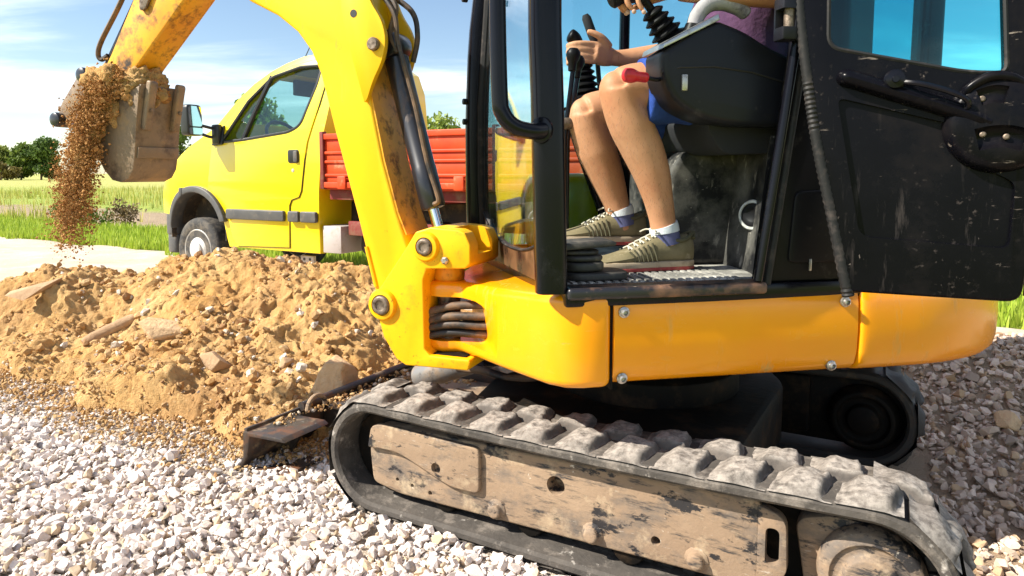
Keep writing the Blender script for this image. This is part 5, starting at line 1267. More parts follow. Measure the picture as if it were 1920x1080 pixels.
def fuse(mb, name, voxel, smooth=4):
    """join overlapping limbs into one continuous skin"""
    o = bpy.data.objects.new('tmp', mb.mesh(name)); col.objects.link(o)
    m = o.modifiers.new('r', 'REMESH'); m.mode = 'VOXEL'; m.voxel_size = voxel; m.use_smooth_shade = True
    m = o.modifiers.new('s', 'SMOOTH'); m.factor = 0.5; m.iterations = smooth
    dg = bpy.context.evaluated_depsgraph_get(); dg.update()
    me = bpy.data.meshes.new_from_object(o.evaluated_get(dg)); me.name = name
    me.materials.clear(); bpy.data.objects.remove(o)
    return me
body = part('body', fuse(B, 'body', 0.0042, 12), 'skin', PE, FM)
for s in (-1, 1): part('eye', ball(MB(), (-0.100, 0.225 + s * 0.033, 1.942), 0.0125), 'eye', body)
part('hair', ball(ball(MB(), (-0.200, 0.225, 1.965), (0.100, 0.083, 0.100)), (-0.235, 0.225, 1.93), (0.072, 0.079, 0.090)), 'hair', PE, FM)
# short dark hair on the shins and calves
_q = np.empty(len(body.data.vertices) * 3, np.float32); body.data.vertices.foreach_get('co', _q); _q = _q.reshape(-1, 3)
_n = np.empty(len(body.data.vertices) * 3, np.float32); body.data.vertices.foreach_get('normal', _n); _n = _n.reshape(-1, 3)
_i = np.where((_q[:, 2] > 0.90) & (_q[:, 2] < 1.22) & (_q[:, 0] > 0.02))[0]; _i = rng.choice(_i, min(2400, len(_i)), replace=False)
_q, _n = _q[_i], _n[_i]; _t = np.column_stack([rng.normal(0, 0.35, len(_i)), rng.normal(0, 0.35, len(_i)), -np.ones(len(_i))]) + _n * 0.45
_t = _t / np.linalg.norm(_t, axis=1)[:, None] * (0.007 + 0.007 * rng.random((len(_i), 1))); _s = np.cross(_t, _n); _s = _s / np.linalg.norm(_s, axis=1)[:, None] * 0.00032
_v = np.stack([_q - _s, _q + _s, _q + _t + _n * 0.001], 1).reshape(-1, 3)
tag(part('leg_hair', np_mesh('leg_hair', _v, np.arange(len(_v)).reshape(-1, 3)), 'leg_hair', body), kind='stuff')
# nails
for x, y, z in ((0.2315, 0.391, 1.435), (0.2365, 0.417, 1.432), (0.2295, 0.443, 1.428), (0.213, 0.468, 1.422)):
    part('nail', ball(MB(), (x, y, z), (0.006, 0.0035, 0.006), 10), 'nail', body)
# clothes
sh = MB(); sh.loft([ell(x, 0.225, z, a + 0.012, b_ + 0.012) for x, z, a, b_ in [(-0.185, 1.20, 0.15, 0.185)] + TORSO[2:7] + [(-0.235, 1.715, 0.075, 0.11)]])
rad_tube(sh, [(-0.23, 0.36, 1.665), (-0.265, 0.435, 1.605), (-0.285, 0.470, 1.545)], [0.072, 0.066, 0.064])
rad_tube(sh, [(-0.23, 0.09, 1.665), (-0.268, 0.01, 1.60), (-0.270, -0.035, 1.53)], [0.072, 0.066, 0.064])
part('shirt', fuse(sh, 'shirt', 0.009, 3), 'shirt', PE, FM)
so = MB(); so.loft([ell(-0.20, 0.225, 1.13, 0.15, 0.19), ell(-0.19, 0.225, 1.19, 0.158, 0.195), ell(-0.175, 0.225, 1.25, 0.155, 0.186)])
rad_tube(so, [(-0.20, 0.335, 1.200), (-0.06, 0.345, 1.232), (0.06, 0.343, 1.245), (0.165, 0.338, 1.238)], [0.100, 0.096, 0.088, 0.094])
rad_tube(so, [(-0.20, 0.12, 1.195), (-0.05, 0.112, 1.212), (0.06, 0.112, 1.213), (0.135, 0.113, 1.208)], [0.100, 0.096, 0.090, 0.091])
part('shorts', fuse(so, 'shorts', 0.008, 2), 'shorts', PE, FM)
# shoes: local x from heel to toe
def shoe_upper():
    S_ = [(-0.004, 0.018, 0.085, 0.02), (0.012, 0.031, 0.098, 0.018), (0.045, 0.037, 0.094, 0.018), (0.085, 0.038, 0.098, 0.018), (0.115, 0.040, 0.096, 0.018), (0.150, 0.043, 0.078, 0.018), (0.190, 0.047, 0.058, 0.018), (0.230, 0.047, 0.046, 0.018), (0.262, 0.041, 0.038, 0.018), (0.282, 0.026, 0.030, 0.018), (0.288, 0.012, 0.024, 0.019)]
    rr = []
    for x, w, zt, zb in S_:
        r = []
        for q in np.linspace(0, 2 * math.pi, 20, endpoint=False):
            c, s = math.cos(q), math.sin(q)
            e = 0.62
            yy = w * math.copysign(abs(c) ** e, c); top = 0.78 if x < 0.12 else 0.9
            zz = zb + (zt - zb) * (0.5 + 0.5 * math.copysign(abs(s) ** 0.8, s))
            if s > 0: yy *= 1 - 0.30 * s
            r.append((x, yy, zz))
        rr.append(r)
    return MB().loft(rr)
def sole_poly(k=1.0):
    L_ = [(-0.010, 0), (-0.004, 0.022), (0.02, 0.036), (0.07, 0.038), (0.13, 0.042), (0.19, 0.050), (0.24, 0.049), (0.275, 0.036), (0.293, 0.012)]
    return [(x, y * k) for x, y in L_] + [(x, -y * k) for x, y in reversed(L_[1:])]
me_up = shoe_upper().mesh('upper', bev=0.0); me_sole = MB().prism(sole_poly(), 0.008, 0.026, 'z').mesh('sole', bev=0.004); me_red = MB().prism(sole_poly(1.02), 0.0, 0.010, 'z').mesh('sole_edge', bev=0.002)
toe = MB().loft([[(x, y * k, z) for x, y, z in r] for k, r in []]) if False else None
def shoe(x, y, z, rz, ry):
    o = link('shoe', me_up, 'suede', PE, FM.w(x, y, z) - PE.location, rot=(0, ry, FM.a + rz))
    link('sole', me_sole, 'sole', o); link('sole_edge', me_red, 'sole_red', o)
    for k in range(5):                                                    # laces across the tongue
        xx = 0.118 + k * 0.017; zz = np.interp(xx, [0.11, 0.15, 0.19], [0.098, 0.080, 0.060]) + 0.003
        for s in (-1, 1):
            link('lace', MB().tube([(xx + s * 0.005, -0.022, zz - 0.006), (xx, 0, zz + 0.002), (xx - s * 0.005, 0.022, zz - 0.006)], 0.0024, 6).mesh('lace'), 'lace', o)
    for s in (-1, 1):
        for k in range(6):                                                # stitched ribs on the quarter
            xx = 0.118 + k * 0.013
            link('quarter_rib', MB().tube([(xx, s * 0.0445, 0.028), (xx + 0.003, s * 0.0435, 0.044), (xx + 0.012, s * 0.036, np.interp(xx, [0.11, 0.19], [0.080, 0.052]))], 0.0028, 6).mesh('quarter_rib'), 'suede_dark', o)
    link('heel_tab', MB().tube([(-0.004, -0.012, 0.085), (-0.010, 0, 0.100), (-0.004, 0.012, 0.085)], 0.006, 8).mesh('heel_tab'), 'suede_dark', o)
    link('collar', MB().tube([(0.050 + 0.052 * math.cos(a), 0.033 * math.sin(a), 0.092 + 0.010 * math.cos(a * 2)) for a in np.linspace(0, 2 * math.pi, 22)], 0.0055, 8).mesh('collar'), 'suede_dark', o)
    link('bow', MB().tube(spline([(0.10, 0.02, 0.106), (0.125, 0.045, 0.103), (0.12, 0.03, 0.110), (0.105, 0.0, 0.108), (0.12, -0.03, 0.11), (0.135, -0.04, 0.102)], 4), 0.0022, 6).mesh('bow'), 'lace', o)
    return o
shoe(0.010, 0.332, 0.7525, 0.02, 0.0)
shoe(0.066, 0.118, 0.800, -0.05, -0.02)
for (x, y, z, x2) in ((0.088, 0.332, 0.868, 0.082), (0.140, 0.118, 0.905, 0.136)):
    part('sock', MB().tube([(x - 0.008, y, z - 0.045), (x - 0.002, y, z - 0.016), (x + 0.002, y, z - 0.006)], [0.0405, 0.0395, 0.0395], 20), 'sock_dark', PE, FM)
    part('sock_cuff', MB().tube([(x - 0.001, y, z - 0.012), (x + 0.001, y, z), (x + 0.004, y, z + 0.008)], [0.0415, 0.0415, 0.0405], 20), 'sock', PE, FM)

# ================================================================== TRUCK
M_['lemon'] = pm('lemon_yellow_paint', (0.80, 0.62, 0.004), 0.28, var=(1.5, (0.78, 0.585, 0.004)), layers=[((0.5, 0.42, 0.08), 0.6, 5, 0.62, 0.9, (1, 1, 2))], coat=0.6)
M_['trim_grey'] = pm('grey_plastic_trim', (0.055, 0.055, 0.058), 0.55, var=(6, (0.085, 0.083, 0.08)), layers=[((0.22, 0.18, 0.13), 0.9, 9, 0.56, 0.8)])
M_['truck_black'] = pm('black_trim', (0.012, 0.012, 0.013), 0.4)
M_['tyre'] = pm('dusty_tyre', (0.030, 0.029, 0.028), 0.8, layers=[((0.20, 0.17, 0.13), 0.95, 12, 0.45, 0.75)], bump=(60, 0.5, 0.006))
M_['rim'] = pm('pale_rim', (0.52, 0.51, 0.48), 0.5, layers=[((0.30, 0.24, 0.17), 0.9, 12, 0.5, 0.75)])
M_['red_bed'] = pm('faded_red_paint', (0.55, 0.042, 0.008), 0.5, spec=0.3, var=(4, (0.60, 0.07, 0.016)), layers=[((0.62, 0.30, 0.18), 0.9, 8, 0.60, 0.85), ((0.20, 0.03, 0.015), 0.8, 30, 0.66, 0.76)])
M_['red_dark'] = pm('dusty_dark_red', (0.16, 0.014, 0.010), 0.7, layers=[((0.20, 0.12, 0.07), 0.9, 9, 0.5, 0.75)])
M_['chassis'] = pm('chassis_dirt', (0.035, 0.027, 0.020), 0.8, layers=[((0.16, 0.11, 0.065), 0.95, 9, 0.5, 0.7)])
M_['box_grey'] = pm('galvanised_box', (0.44, 0.40, 0.38), 0.55, metal=0.3, layers=[((0.30, 0.24, 0.18), 0.9, 9, 0.5, 0.75)])
M_['glass_truck'] = glass_mat('truck_glass', (0.72, 0.88, 0.86), 0.05)
M_['mirror'] = pm('mirror_glass', (0.85, 0.87, 0.88), 0.03, metal=1.0)
M_['interior'] = pm('dark_interior', (0.035, 0.036, 0.040), 0.7)
M_['headliner'] = pm('tan_headliner', (0.28, 0.22, 0.13), 0.9)

TK = link('flatbed_truck', None, None, None, (FT.o.x, FT.o.y, 0))
tag(TK, 'lemon yellow truck cab with red dropside bed parked on the dirt road', 'truck')
TW = 1.50
def inset(x, z):
    i = 0.19 * max(0.0, (z - 1.28) / 0.75) ** 1.15 + 0.025 * max(0.0, (0.95 - z) / 0.6) ** 2
    t = min(max((x - 0.05) / 0.55, 0), 1)
    return i + 0.05 * t * t
def tw(c):
    m = -TW / 2; i = inset(c[0], c[2]) * (1 if abs(c[1] - m) > 0.3 else 0)
    return (c[0], c[1] - i if c[1] > m else c[1] + i, c[2])
CZ = [((0, 0, z), (0, 0, 1)) for z in (0.6, 0.8, 0.95, 1.1, 1.28, 1.4, 1.55, 1.7, 1.85)] + [((x, 0, 0), (1, 0, 0)) for x in (0.05, 0.18, 0.3, 0.42)]
arch = [(0.41 * math.cos(R(a)), 0.44 + 0.41 * math.sin(R(a))) for a in np.linspace(0, 180, 17)]
cabp = [(-1.61, 0.33), (-1.635, 0.86), (-1.70, 1.45), (-1.735, 1.80), (-1.70, 1.98), (-1.62, 2.035), (-1.50, 2.055), (-1.30, 2.045), (-1.10, 2.00), (-0.91, 1.935), (-0.72, 1.835), (-0.544, 1.705), (-0.40, 1.56), (-0.30, 1.460), (-0.16, 1.385), (0.02, 1.295), (0.185, 1.205), (0.33, 1.115), (0.44, 1.025), (0.53, 0.92), (0.57, 0.80), (0.58, 0.62), (0.41, 0.60)] + arch + [(-0.44, 0.33)]
tb = part('cab_body', MB().prism(cabp, 0.0, -TW), 'lemon', TK, FT, bev=0.045, seg=4, ang=50, cuts=CZ, warp=tw, sharp=30)
winp = rpoly([(-0.415, 1.305), (-0.72, 1.322), (-1.28, 1.375), (-1.415, 1.425), (-1.535, 1.78), (-1.555, 1.945), (-1.30, 1.950), (-0.955, 1.880), (-0.70, 1.675)], [0.02, 0, 0.05, 0.08, 0.05, 0.04, 0.02, 0.05, 0])
cav = [(-1.56, 0.72), (-1.60, 1.30), (-1.64, 1.80), (-1.58, 1.96), (-1.30, 1.985), (-1.10, 1.94), (-0.72, 1.77), (-0.45, 1.53), (-0.34, 1.30), (-0.34, 0.90), (-0.52, 0.72)]
cavm = MB().prism(cav, -0.05, -TW + 0.05).mesh('c', cuts=CZ, warp=tw)
boolean(tb, [cavm, MB().prism(winp, 0.4, -TW - 0.4), MB().prism([(-0.36, 1.44), (-0.98, 1.90), (-1.2, 2.3), (0.0, 1.75)], -0.24, -TW + 0.24), MB().box(-1.9, -1.5, -TW + 0.42, -0.42, 1.38, 1.80)])
drp = [(-0.295, 1.300), (-0.40, 1.44), (-0.64, 1.69), (-0.905, 1.893), (-1.18, 1.975), (-1.45, 2.005), (-1.60, 1.985), (-1.655, 1.90), (-1.600, 1.60), (-1.483, 1.134), (-1.435, 0.869), (-1.405, 0.815), (-1.315, 0.790), (-1.285, 0.74), (-1.250, 0.365), (-0.565, 0.345), (-0.505, 0.44), (-0.47, 0.62), (-0.36, 0.78), (-0.200, 0.880), (-0.245, 1.10)]
dr = part('door', MB().prism(drp, 0.0, 0.012), 'lemon', TK, FT, bev=0.004, seg=2, ang=50, cuts=CZ, warp=tw, sharp=30)
# dark shut line behind the door edge
gp = [Vector((x, z)) for x, z in drp]; gl = []
for i, p in enumerate(gp):
    gl.append((p.x, 0.001, p.y))
gl = [Vector(tw(q)) + Vector((0, 0.0025, 0)) for q in gl]
part('shut_line', MB().tube(gl + [gl[0]], 0.006, 6, cap=False), 'truck_black', TK, FT)
boolean(dr, [MB().prism(winp, 0.5, -0.5)])
wl_ = [Vector(tw((x, 0.004, z))) for x, z in winp]
part('window_seal', MB().tube(wl_ + [wl_[0]], 0.016, 8, cap=False), 'truck_black', dr)
def tpane(name, poly, mat, y, root, fr=None):
    return part(name, MB().prism(poly, y, y - 0.004), mat, root, fr, cuts=CZ, warp=tw)
tpane('window', winp, 'glass_truck', -0.012, dr)
tpane('window', winp, 'glass_truck', -TW + 0.016, TK, FT)
part('window_divider', MB().tube([tw((-0.700, 0.0, 1.315)), tw((-0.80, 0.0, 1.56)), tw((-0.945, 0.0, 1.89))], 0.022, 8), 'truck_black', dr)
part('window_divider', MB().tube([tw((-0.700, -TW, 1.315)), tw((-0.945, -TW, 1.89))], 0.022, 8), 'truck_black', TK, FT)
tri = rpoly([(-0.305, 1.275), (-0.345, 1.375), (-0.44, 1.47), (-0.455, 1.285)], 0.02)
part('mirror_base', MB().prism(tri, -0.006, 0.030), 'truck_black', dr, cuts=CZ, warp=tw, bev=0.006)
part('windscreen', MB().add([(-0.34, -0.22, 1.425), (-0.34, -TW + 0.22, 1.425), (-1.00, -TW + 0.26, 1.955), (-1.00, -0.26, 1.955)], [(0, 1, 2, 3)]), 'glass_truck', TK, FT)
dh = part('door_handle', MB().prism(rpoly([(-1.292, 1.108), (-1.292, 1.222), (-1.425, 1.222), (-1.425, 1.108)], 0.025), 0.008, 0.017), 'truck_black', dr, bev=0.003)
part('handle_grip', MB().prism(rpoly([(-1.372, 1.115), (-1.372, 1.212), (-1.418, 1.212), (-1.418, 1.115)], 0.015), 0.016, 0.034), 'trim_grey', dr, bev=0.006)
part('door_lock', MB().lathe([(0.016, 0), (0.016, 0.005), (0.010, 0.007), (0, 0.007)], (-1.348, 0.010, 1.045), (0, 1, 0), 14), 'rim', dr)
for x0, x1 in ((-0.475, -1.235), (-1.285, -1.415), (-1.435, -1.622)):
    part('rub_strip', MB().prism(rpoly([(x0, 0.598), (x0, 0.692), (x1, 0.692), (x1, 0.598)], 0.02), 0.0, 0.036), 'trim_grey', TK, FT, bev=0.010, seg=3)
fl_o = [(0.475 * math.cos(R(a)), 0.425 + 0.475 * math.sin(R(a))) for a in np.linspace(14, 162, 22)]
fl_i = [(0.402 * math.cos(R(a)), 0.435 + 0.402 * math.sin(R(a))) for a in np.linspace(162, 5, 22)]
part('arch_flare', MB().prism(fl_o + fl_i, -0.10, 0.036), 'trim_grey', TK, FT, bev=0.012, seg=3, ang=50, warp=lambda c: (c[0], c[1] - 0.10 * min(max((c[0] - 0.1) / 0.5, 0), 1) ** 2, c[2]))
part('side_marker', MB().prism(rpoly([(0.20, 0.80), (0.20, 0.88), (0.155, 0.88), (0.155, 0.80)], 0.02), 0.0, 0.040), 'trim_grey', TK, FT, bev=0.006)
part('arch_liner', MB().prism([(0.415 * math.cos(R(a)), 0.44 + 0.415 * math.sin(R(a))) for a in np.linspace(-8, 188, 25)] + [(0.405 * math.cos(R(a)), 0.44 + 0.405 * math.sin(R(a))) for a in np.linspace(188, -8, 25)], -0.015, -0.5), 'chassis', TK, FT)
part('wheel_well', MB().prism([(0.43, 0.30)] + [(0.43 * math.cos(R(a)), 0.44 + 0.43 * math.sin(R(a))) for a in np.linspace(0, 180, 17)] + [(-0.43, 0.30)], -0.26, -1.4), 'chassis', TK, FT)
bp = rpoly([(0.40, -0.10), (0.52, -0.10), (0.70, -0.22), (0.78, -0.45), (0.78, -TW + 0.45), (0.70, -TW + 0.22), (0.52, -TW + 0.10), (0.40, -TW + 0.10)], 0.05)
part('bumper', MB().prism([(x, y + 0.06) for x, y in bp], 0.40, 0.665, 'z'), 'trim_grey', TK, FT, bev=0.02, seg=3)
part('bumper_skirt', MB().prism([(x - 0.01, y + 0.055) for x, y in bp], 0.22, 0.41, 'z'), 'trim_grey', TK, FT, bev=0.02, seg=3)
for yy in (-0.32, -TW + 0.32):
    part('headlight', MB().prism(rpoly([(0.46, 0.72), (0.40, 0.95), (0.50, 0.90), (0.58, 0.72)], 0.03), yy - 0.14, yy + 0.14), 'rim', TK, FT, bev=0.01)
part('grille', MB().box(0.54, 0.60, -1.1, -0.56, 0.70, 0.92), 'trim_grey', TK, FT, bev=0.01)
# wheels
def wheel(x, z, y0, rear=False):
    r, w = 0.315, 0.20
    root = part('wheel', MB().lathe([(0.20, 0.0), (0.205, -0.004), (0.235, 0.008), (0.285, 0.006), (0.306, -0.010), (r, -0.03), (r, -w + 0.03), (0.306, -w + 0.01), (0.22, -w), (0.20, -w)], (x, y0, z), (0, 1, 0), 56), 'tyre', TK, FT)
    part('rim', MB().lathe([(0.203, -0.002), (0.198, 0.004), (0.190, 0.0), (0.182, -0.030), (0.165, -0.038), (0.150, -0.030), (0.115, 0.008), (0.085, 0.016), (0.082, 0.030), (0.070, 0.040), (0, 0.042)], (x, y0, z), (0, 1, 0), 40), 'rim', root)
    for k in range(8):
        a = 2 * math.pi * k / 8 + 0.3
        part('vent_hole', MB().lathe([(0.019, -0.004), (0.019, 0.0025), (0, 0.0025)], (x + 0.138 * math.cos(a), y0 - 0.014, z + 0.138 * math.sin(a)), (0.36 * math.cos(a), 1, 0.36 * math.sin(a)), 12), 'truck_black', root)
    for k in range(60):
        a = 2 * math.pi * k / 60
        pass
    return root
wheel(0.01, 0.275, -0.015)
wheel(0.01, 0.275, -TW + 0.22)
wheel(-3.95, 0.275, -0.06)
wheel(-3.95, 0.275, -TW + 0.22)
# mirror
mi = part('side_mirror', MB().prism(rpoly([(0.125, 1.360), (0.285, 1.360), (0.290, 1.640), (0.135, 1.640)], 0.04), -0.335, -0.225, 'x'), 'truck_black', TK, FT, bev=0.018, seg=3)
part('mirror_glass', MB().prism(rpoly([(0.138, 1.445), (0.272, 1.445), (0.277, 1.626), (0.148, 1.626)], 0.03), -0.338, -0.333, 'x'), 'mirror', mi)
part('mirror_glass', MB().prism(rpoly([(0.138, 1.373), (0.272, 1.373), (0.272, 1.432), (0.138, 1.432)], 0.02), -0.338, -0.333, 'x'), 'mirror', mi)
part('mirror_arm', MB().tube(spline([(-0.29, 0.13, 1.46), (-0.32, 0.07, 1.445), (-0.36, 0.005, 1.425)]), 0.014, 8), 'truck_black', mi)
part('mirror_arm', MB().tube(spline([(-0.29, 0.13, 1.385), (-0.32, 0.07, 1.36), (-0.36, 0.005, 1.345)]), 0.014, 8), 'truck_black', mi)
part('mirror_foot', MB().box(-0.43, -0.335, -0.005, 0.05, 1.29, 1.47), 'truck_black', mi, bev=0.015)
part('aerial', MB().cyl((-1.10, -0.35, 2.00), (-1.35, -0.35, 2.35), 0.004, seg=6), 'truck_black', TK, FT)
# inside
part('dashboard', MB().prism(rpoly([(-0.35, 0.9), (-0.36, 1.30), (-0.52, 1.33), (-0.66, 1.24), (-0.62, 0.9)], 0.04), -0.10, -TW + 0.10), 'interior', TK, FT, bev=0.02)
part('steering_wheel', MB().tube([(-0.80 + 0.12 * math.sin(a), -0.42 + 0.205 * math.cos(a), 1.345 + 0.165 * math.sin(a)) for a in np.linspace(0, 2 * math.pi, 33)], 0.017, 8, cap=False), 'truck_black', TK, FT)
part('steering_column', MB().cyl((-0.80, -0.42, 1.345), (-0.62, -0.42, 1.20), 0.035, seg=12), 'interior', TK, FT)
for yy in (-0.45, -TW + 0.45):
    part('truck_seat', MB().prism(rpoly([(-0.95, 0.80), (-0.95, 0.98), (-1.32, 0.96), (-1.42, 1.26), (-1.54, 1.26), (-1.50, 0.80)], 0.05), yy - 0.24, yy + 0.24), 'interior', TK, FT, bev=0.03)
part('headliner', MB().prism([(-1.58, 1.925), (-1.30, 1.965), (-1.10, 1.925), (-1.12, 1.905), (-1.30, 1.94), (-1.56, 1.90)], -0.26, -TW + 0.26), 'headliner', TK, FT)
part('sun_visor', MB().box(-1.02, -0.98, -0.75, -0.35, 1.74, 1.88), 'interior', TK, FT, bev=0.01)
part('rear_view_mirror', MB().box(-0.86, -0.83, -0.95, -0.72, 1.70, 1.77), 'truck_black', TK, FT, bev=0.012)
# cargo bed
bed = part('bed_floor', MB().box(-5.05, -1.72, -1.86, 0.02, 0.885, 0.925), 'red_bed', TK, FT)
for name_y, y0, y1 in (('near', 0.010, 0.030), ('far', -1.88, -1.86)):
    for z0, z1 in ((0.945, 0.994), (1.014, 1.104), (1.124, 1.178), (1.198, 1.300)):
        part('side_board', MB().box(-5.02, -1.745, y0, y1, z0, z1), 'red_bed', bed, bev=0.004)
    for z0, z1, pr in ((1.298, 1.345, 0.018), (1.176, 1.200, 0.014), (1.102, 1.126, 0.014), (0.992, 1.016, 0.014), (0.900, 0.947, 0.022)):
        part('side_rail', MB().box(-5.03, -1.740, y0 - 0.006 if y0 < -1 else y0 - 0.002, y1 + pr if y0 > -1 else y1 + 0.002, z0, z1), 'red_bed', bed, bev=0.006, seg=3)
part('head_board', MB().box(-1.745, -1.715, -1.86, 0.012, 0.925, 1.35), 'red_dark', bed, bev=0.006)
for x in (-1.725, -3.40, -5.03):
    part('bed_post', MB().box(x - 0.022, x + 0.018, 0.008, 0.056, 0.89, 1.365), 'red_dark', bed, bev=0.006)
for x in (-1.95, -2.50, -3.10, -3.75, -4.4):
    part('hinge', MB().box(x - 0.045, x + 0.045, 0.045, 0.068, 0.89, 1.00), 'red_bed', bed, bev=0.012)
part('bed_beam', MB().box(-5.0, -1.74, -0.08, -0.02, 0.80, 0.884), 'red_dark', TK, FT, bev=0.005)
for x in (-2.1, -2.8, -3.5, -4.2, -4.9):
    part('cross_member', MB().box(x - 0.04, x + 0.04, -1.8, -0.06, 0.78, 0.884), 'red_dark', TK, FT)
for yy in (-0.45, -1.22):
    part('chassis_rail', MB().box(-5.0, -0.4, yy - 0.05, yy + 0.05, 0.55, 0.77), 'chassis', TK, FT, bev=0.005)
part('mudguard', MB().prism([(-3.95 + r_ * math.cos(R(a)), 0.275 + r_ * math.sin(R(a))) for r_, rng_ in ((0.42, np.linspace(10, 170, 17)), (0.405, np.linspace(170, 10, 17))) for a in rng_], -0.02, -0.32), 'box_grey', TK, FT)
part('side_guard', MB().box(-3.4, -1.9, -0.10, -0.06, 0.50, 0.62), 'red_dark', TK, FT, bev=0.01)
part('fuel_tank', MB().prism(rpoly([(-1.95, 0.33), (-1.95, 0.62), (-2.75, 0.62), (-2.75, 0.33)], 0.08), -0.15, -0.42), 'chassis', TK, FT, bev=0.02)
part('tool_box', MB().box(-1.86, -1.655, -0.30, -0.015, 0.345, 0.575), 'box_grey', TK, FT, bev=0.006)
stp = part('step_bracket', MB().box(-1.42, -1.26, -0.16, -0.13, 0.225, 0.285), 'box_grey', TK, FT, bev=0.003)
for x in (-1.375, -1.305):
    part('bracket_hole', MB().lathe([(0.014, 0), (0.014, 0.003), (0, 0.003)], (x, -0.1315, 0.255), (0, 1, 0), 12), 'truck_black', stp)

# ================================================================== VEGETATION
def leaf_mat(name, a, b_):
    m, nt, N, L, b = new_mat(name)
    at = N.new('ShaderNodeVertexColor'); at.layer_name = 'tone'
    L.new(at.outputs[0], b.inputs['Base Color']); b.inputs['Roughness'].default_value = 0.6
    b.inputs['Specular IOR Level'].default_value = 0.3
    tr = N.new('ShaderNodeBsdfTranslucent'); L.new(at.outputs[0], tr.inputs[0])
    mx = N.new('ShaderNodeMixShader'); mx.inputs[0].default_value = 0.35
    L.new(b.outputs[0], mx.inputs[1]); L.new(tr.outputs[0], mx.inputs[2]); L.new(mx.outputs[0], N['Material Output'].inputs['Surface'])
    return m
M_['leaf'] = leaf_mat('foliage', None, None)
M_['bark'] = pm('bark', (0.075, 0.05, 0.032), 0.9, bump=(20, 0.6, 0.03))
def leaf_cloud(name, blobs, n, size, ca, cb):
    vol = np.array([b_[1][0] * b_[1][1] * b_[1][2] for b_ in blobs]) ** 0.6; k = rng.choice(len(blobs), n, p=vol / vol.sum())
    d = rng.normal(size=(n, 3)); d /= np.linalg.norm(d, axis=1)[:, None]
    rr = rng.random(n) ** 0.38
    C = np.array([b_[0] for b_ in blobs])[k]; A = np.array([b_[1] for b_ in blobs])[k]
    P = C + d * A * rr[:, None] * (1 + 0.18 * rng.normal(size=(n, 1)))
    Rm = rotmats(n, 1.4); s = size * (0.6 + 0.8 * rng.random(n))
    Q = np.array([[-1, -0.45, 0], [0.0, -0.6, 0.12], [1, 0, 0], [0, 0.6, 0.12]])
    W = np.einsum('nij,vj->nvi', Rm * s[:, None, None], Q) + P[:, None, :]
    F = (np.arange(n) * 4)[:, None] + np.array([0, 1, 2, 3])
    me = np_mesh(name, W.reshape(-1, 3), F)
    t = rng.random((n, 1)) * 0.7 + 0.3 * rng.random((len(blobs), 1))[k]
    vcol(me, 'tone', np.repeat(np.array(ca) * (1 - t) + np.array(cb) * t, 4, 0))
    return me
def tree(name, loc, h, rad, n, size, ca, cb, label, cat, nb=7, seed=1, group=None, base=0.2):
    r = random.Random(seed)
    root = link(name, None, None, None, loc)
    tag(root, label, cat, group)
    blobs = []
    for k in range(nb):
        a = r.uniform(0, 6.28); q = r.uniform(0.1, 0.75) * rad; z = h * (base + 0.10 + (0.80 - base) * (k + r.random()) / nb)
        tp = 1 - 0.55 * (z / h) ** 2
        blobs.append(((q * tp * math.cos(a), q * tp * math.sin(a), z), (rad * r.uniform(0.35, 0.55), rad * r.uniform(0.35, 0.55), h * r.uniform(0.11, 0.17))))
    link('crown', leaf_cloud('crown', blobs, n, size, ca, cb), 'leaf', root)
    b = MB(); b.tube([(0, 0, -0.1), (0.02 * h, 0, h * 0.35), (0, 0.02 * h, h * 0.7)], [h * 0.025, h * 0.018, h * 0.007], 8)
    for bl_ in blobs[:5]:
        c = Vector(bl_[0]); b.tube([(0.01 * h, 0, c.z * 0.55), c], [h * 0.009, h * 0.003], 6)
    link('trunk', b.mesh('trunk'), 'bark', root)
    return root
GA, GB = (0.030, 0.065, 0.010), (0.085, 0.135, 0.022)
tg = 'trees at the far edge of the field'
tree('tree', (-85.5, 116, -0.1), 5.6, 4.2, 4200, 0.32, (0.11, 0.15, 0.02), (0.25, 0.28, 0.06), 'round yellowish-green tree at the left end of the far tree group', 'tree', 9, 3, tg, base=0.05)
tree('tree', (-81, 113, -0.1), 6.0, 3.0, 4200, 0.30, (0.08, 0.13, 0.022), (0.19, 0.25, 0.05), 'tall mid-green tree second from left in the far tree group', 'tree', 9, 5, tg, base=0.05)
tree('tree', (-77.0, 112, -0.1), 6.7, 3.1, 4600, 0.30, (0.06, 0.11, 0.025), (0.15, 0.22, 0.05), 'tallest dark green tree at the right end of the far tree group', 'tree', 9, 8, tg, base=0.05)
tree('bush', (-79.0, 106, -0.1), 3.0, 2.6, 1500, 0.26, (0.18, 0.13, 0.05), (0.26, 0.22, 0.07), 'low brownish bush in front of the far tree group', 'bush', 8, 12, base=-0.02)
tree('tree', (-9.3, 25, -0.1), 3.9, 1.3, 2600, 0.10, (0.11, 0.19, 0.02), (0.27, 0.36, 0.06), 'light green tree seen through the truck cab window', 'tree', 11, 21, base=0.15)
tree('tree', (-3.05, 30, -0.1), 3.7, 1.5, 2600, 0.10, (0.14, 0.20, 0.02), (0.32, 0.38, 0.08), 'yellow-green treetop showing above the red truck bed', 'tree', 9, 25, base=0.2)
tree('tree', (-12.6, 26, -0.1), 3.5, 0.8, 500, 0.09, (0.06, 0.10, 0.015), (0.14, 0.19, 0.04), 'thin small tree behind the truck windscreen', 'tree', 6, 31, base=0.3)
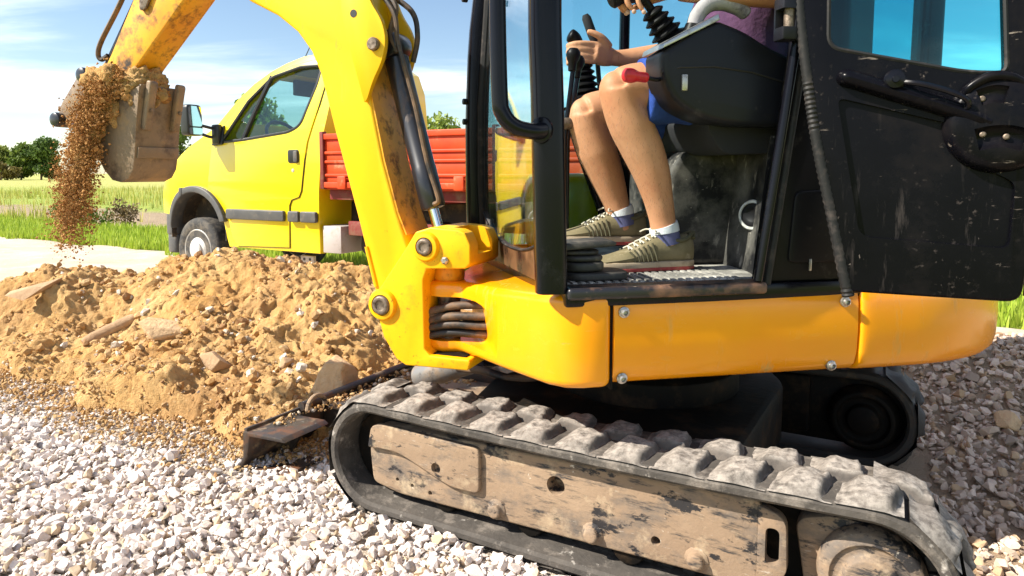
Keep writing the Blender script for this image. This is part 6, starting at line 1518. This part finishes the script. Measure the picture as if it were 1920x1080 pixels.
# grass: blades along the verge and in tufts over the field
def blades(name, X, Y, Hh, ca, cb, lean=0.35, w=0.012):
    n = len(X); a = rng.random(n) * 6.283; l = rng.random(n) * lean * Hh
    ux, uy = np.cos(a), np.sin(a); z0 = zfield(X, Y) - 0.01
    b0 = np.column_stack([X - uy * w, Y + ux * w, z0]); b1 = np.column_stack([X + uy * w, Y - ux * w, z0])
    m0 = np.column_stack([X - uy * w * 0.7 + ux * l * 0.4, Y + ux * w * 0.7 + uy * l * 0.4, z0 + Hh * 0.6]); m1 = np.column_stack([X + uy * w * 0.7 + ux * l * 0.4, Y - ux * w * 0.7 + uy * l * 0.4, z0 + Hh * 0.6])
    t0 = np.column_stack([X + ux * l, Y + uy * l, z0 + Hh])
    V = np.stack([b0, b1, m1, m0, t0], 1).reshape(-1, 3); k = (np.arange(n) * 5)[:, None]
    F = np.concatenate([k + np.array([0, 1, 2]), k + np.array([0, 2, 3]), k + np.array([3, 2, 4])])
    me = np_mesh(name, V, F)
    t = rng.random((n, 1)); vcol(me, 'tone', np.repeat(np.array(ca) * (1 - t) + np.array(cb) * t, 5, 0))
    return me
n = 42000
X = rng.uniform(-12, 18, n); Y = -1.55 - 2.3 * rng.random(n) ** 1.3 + 0.25 * fbm(X * 0.9, X * 0 + 2, 3, 7)
gr = link('verge_grass', blades('verge_grass', X, Y, 0.06 + 0.14 * rng.random(n), (0.24, 0.36, 0.025), (0.46, 0.54, 0.07), w=0.009), 'leaf', None, FT.o, FT.a)
tag(gr, 'bright green grass along the edge of the dirt road', 'grass', kind='stuff')
n = 30000
X = rng.uniform(-16, 40, n); Y = -3.6 - 30 * rng.random(n) ** 1.6
k = fbm(X * 0.25, Y * 0.5, 4, 17); ok = (k > 0.15) | ((Y < -9) & (k > -0.25)); X, Y = X[ok], Y[ok]
gr = link('field_grass', blades('field_grass', X, Y, 0.12 + 0.30 * rng.random(len(X)), (0.26, 0.33, 0.03), (0.58, 0.50, 0.15), w=0.014), 'leaf', None, FT.o, FT.a)
tag(gr, 'tall dry and green grass growing over the open field', 'grass', kind='stuff')
def weed(px_x, px_y, h, ca, cb, label, seed):
    r = random.Random(seed); root = link('weed', None, None, None, (px_x, px_y, -0.08)); tag(root, label, 'weed', 'weeds by the road')
    bl_ = [((r.uniform(-0.25, 0.25), r.uniform(-0.2, 0.2), h * r.uniform(0.25, 0.85)), (0.18, 0.18, h * 0.22)) for _ in range(7)]
    link('leaves', leaf_cloud('leaves', bl_, 420, 0.035, ca, cb), 'leaf', root)
    b = MB()
    for c, _ in bl_: b.tube([(c[0] * 0.3, c[1] * 0.3, 0), c], [0.008, 0.003], 5)
    link('stem', b.mesh('stem'), 'bark', root)
weed(-9.3, 14.2, 0.55, (0.05, 0.11, 0.015), (0.14, 0.22, 0.03), 'leafy green weed at the left edge of the picture', 1)
weed(-8.45, 13.6, 0.50, (0.07, 0.14, 0.018), (0.17, 0.26, 0.035), 'green weed just left of the dry brown weed', 2)
weed(-7.6, 13.4, 0.62, (0.16, 0.10, 0.05), (0.24, 0.18, 0.09), 'dry brown weed standing left of the falling soil', 3)
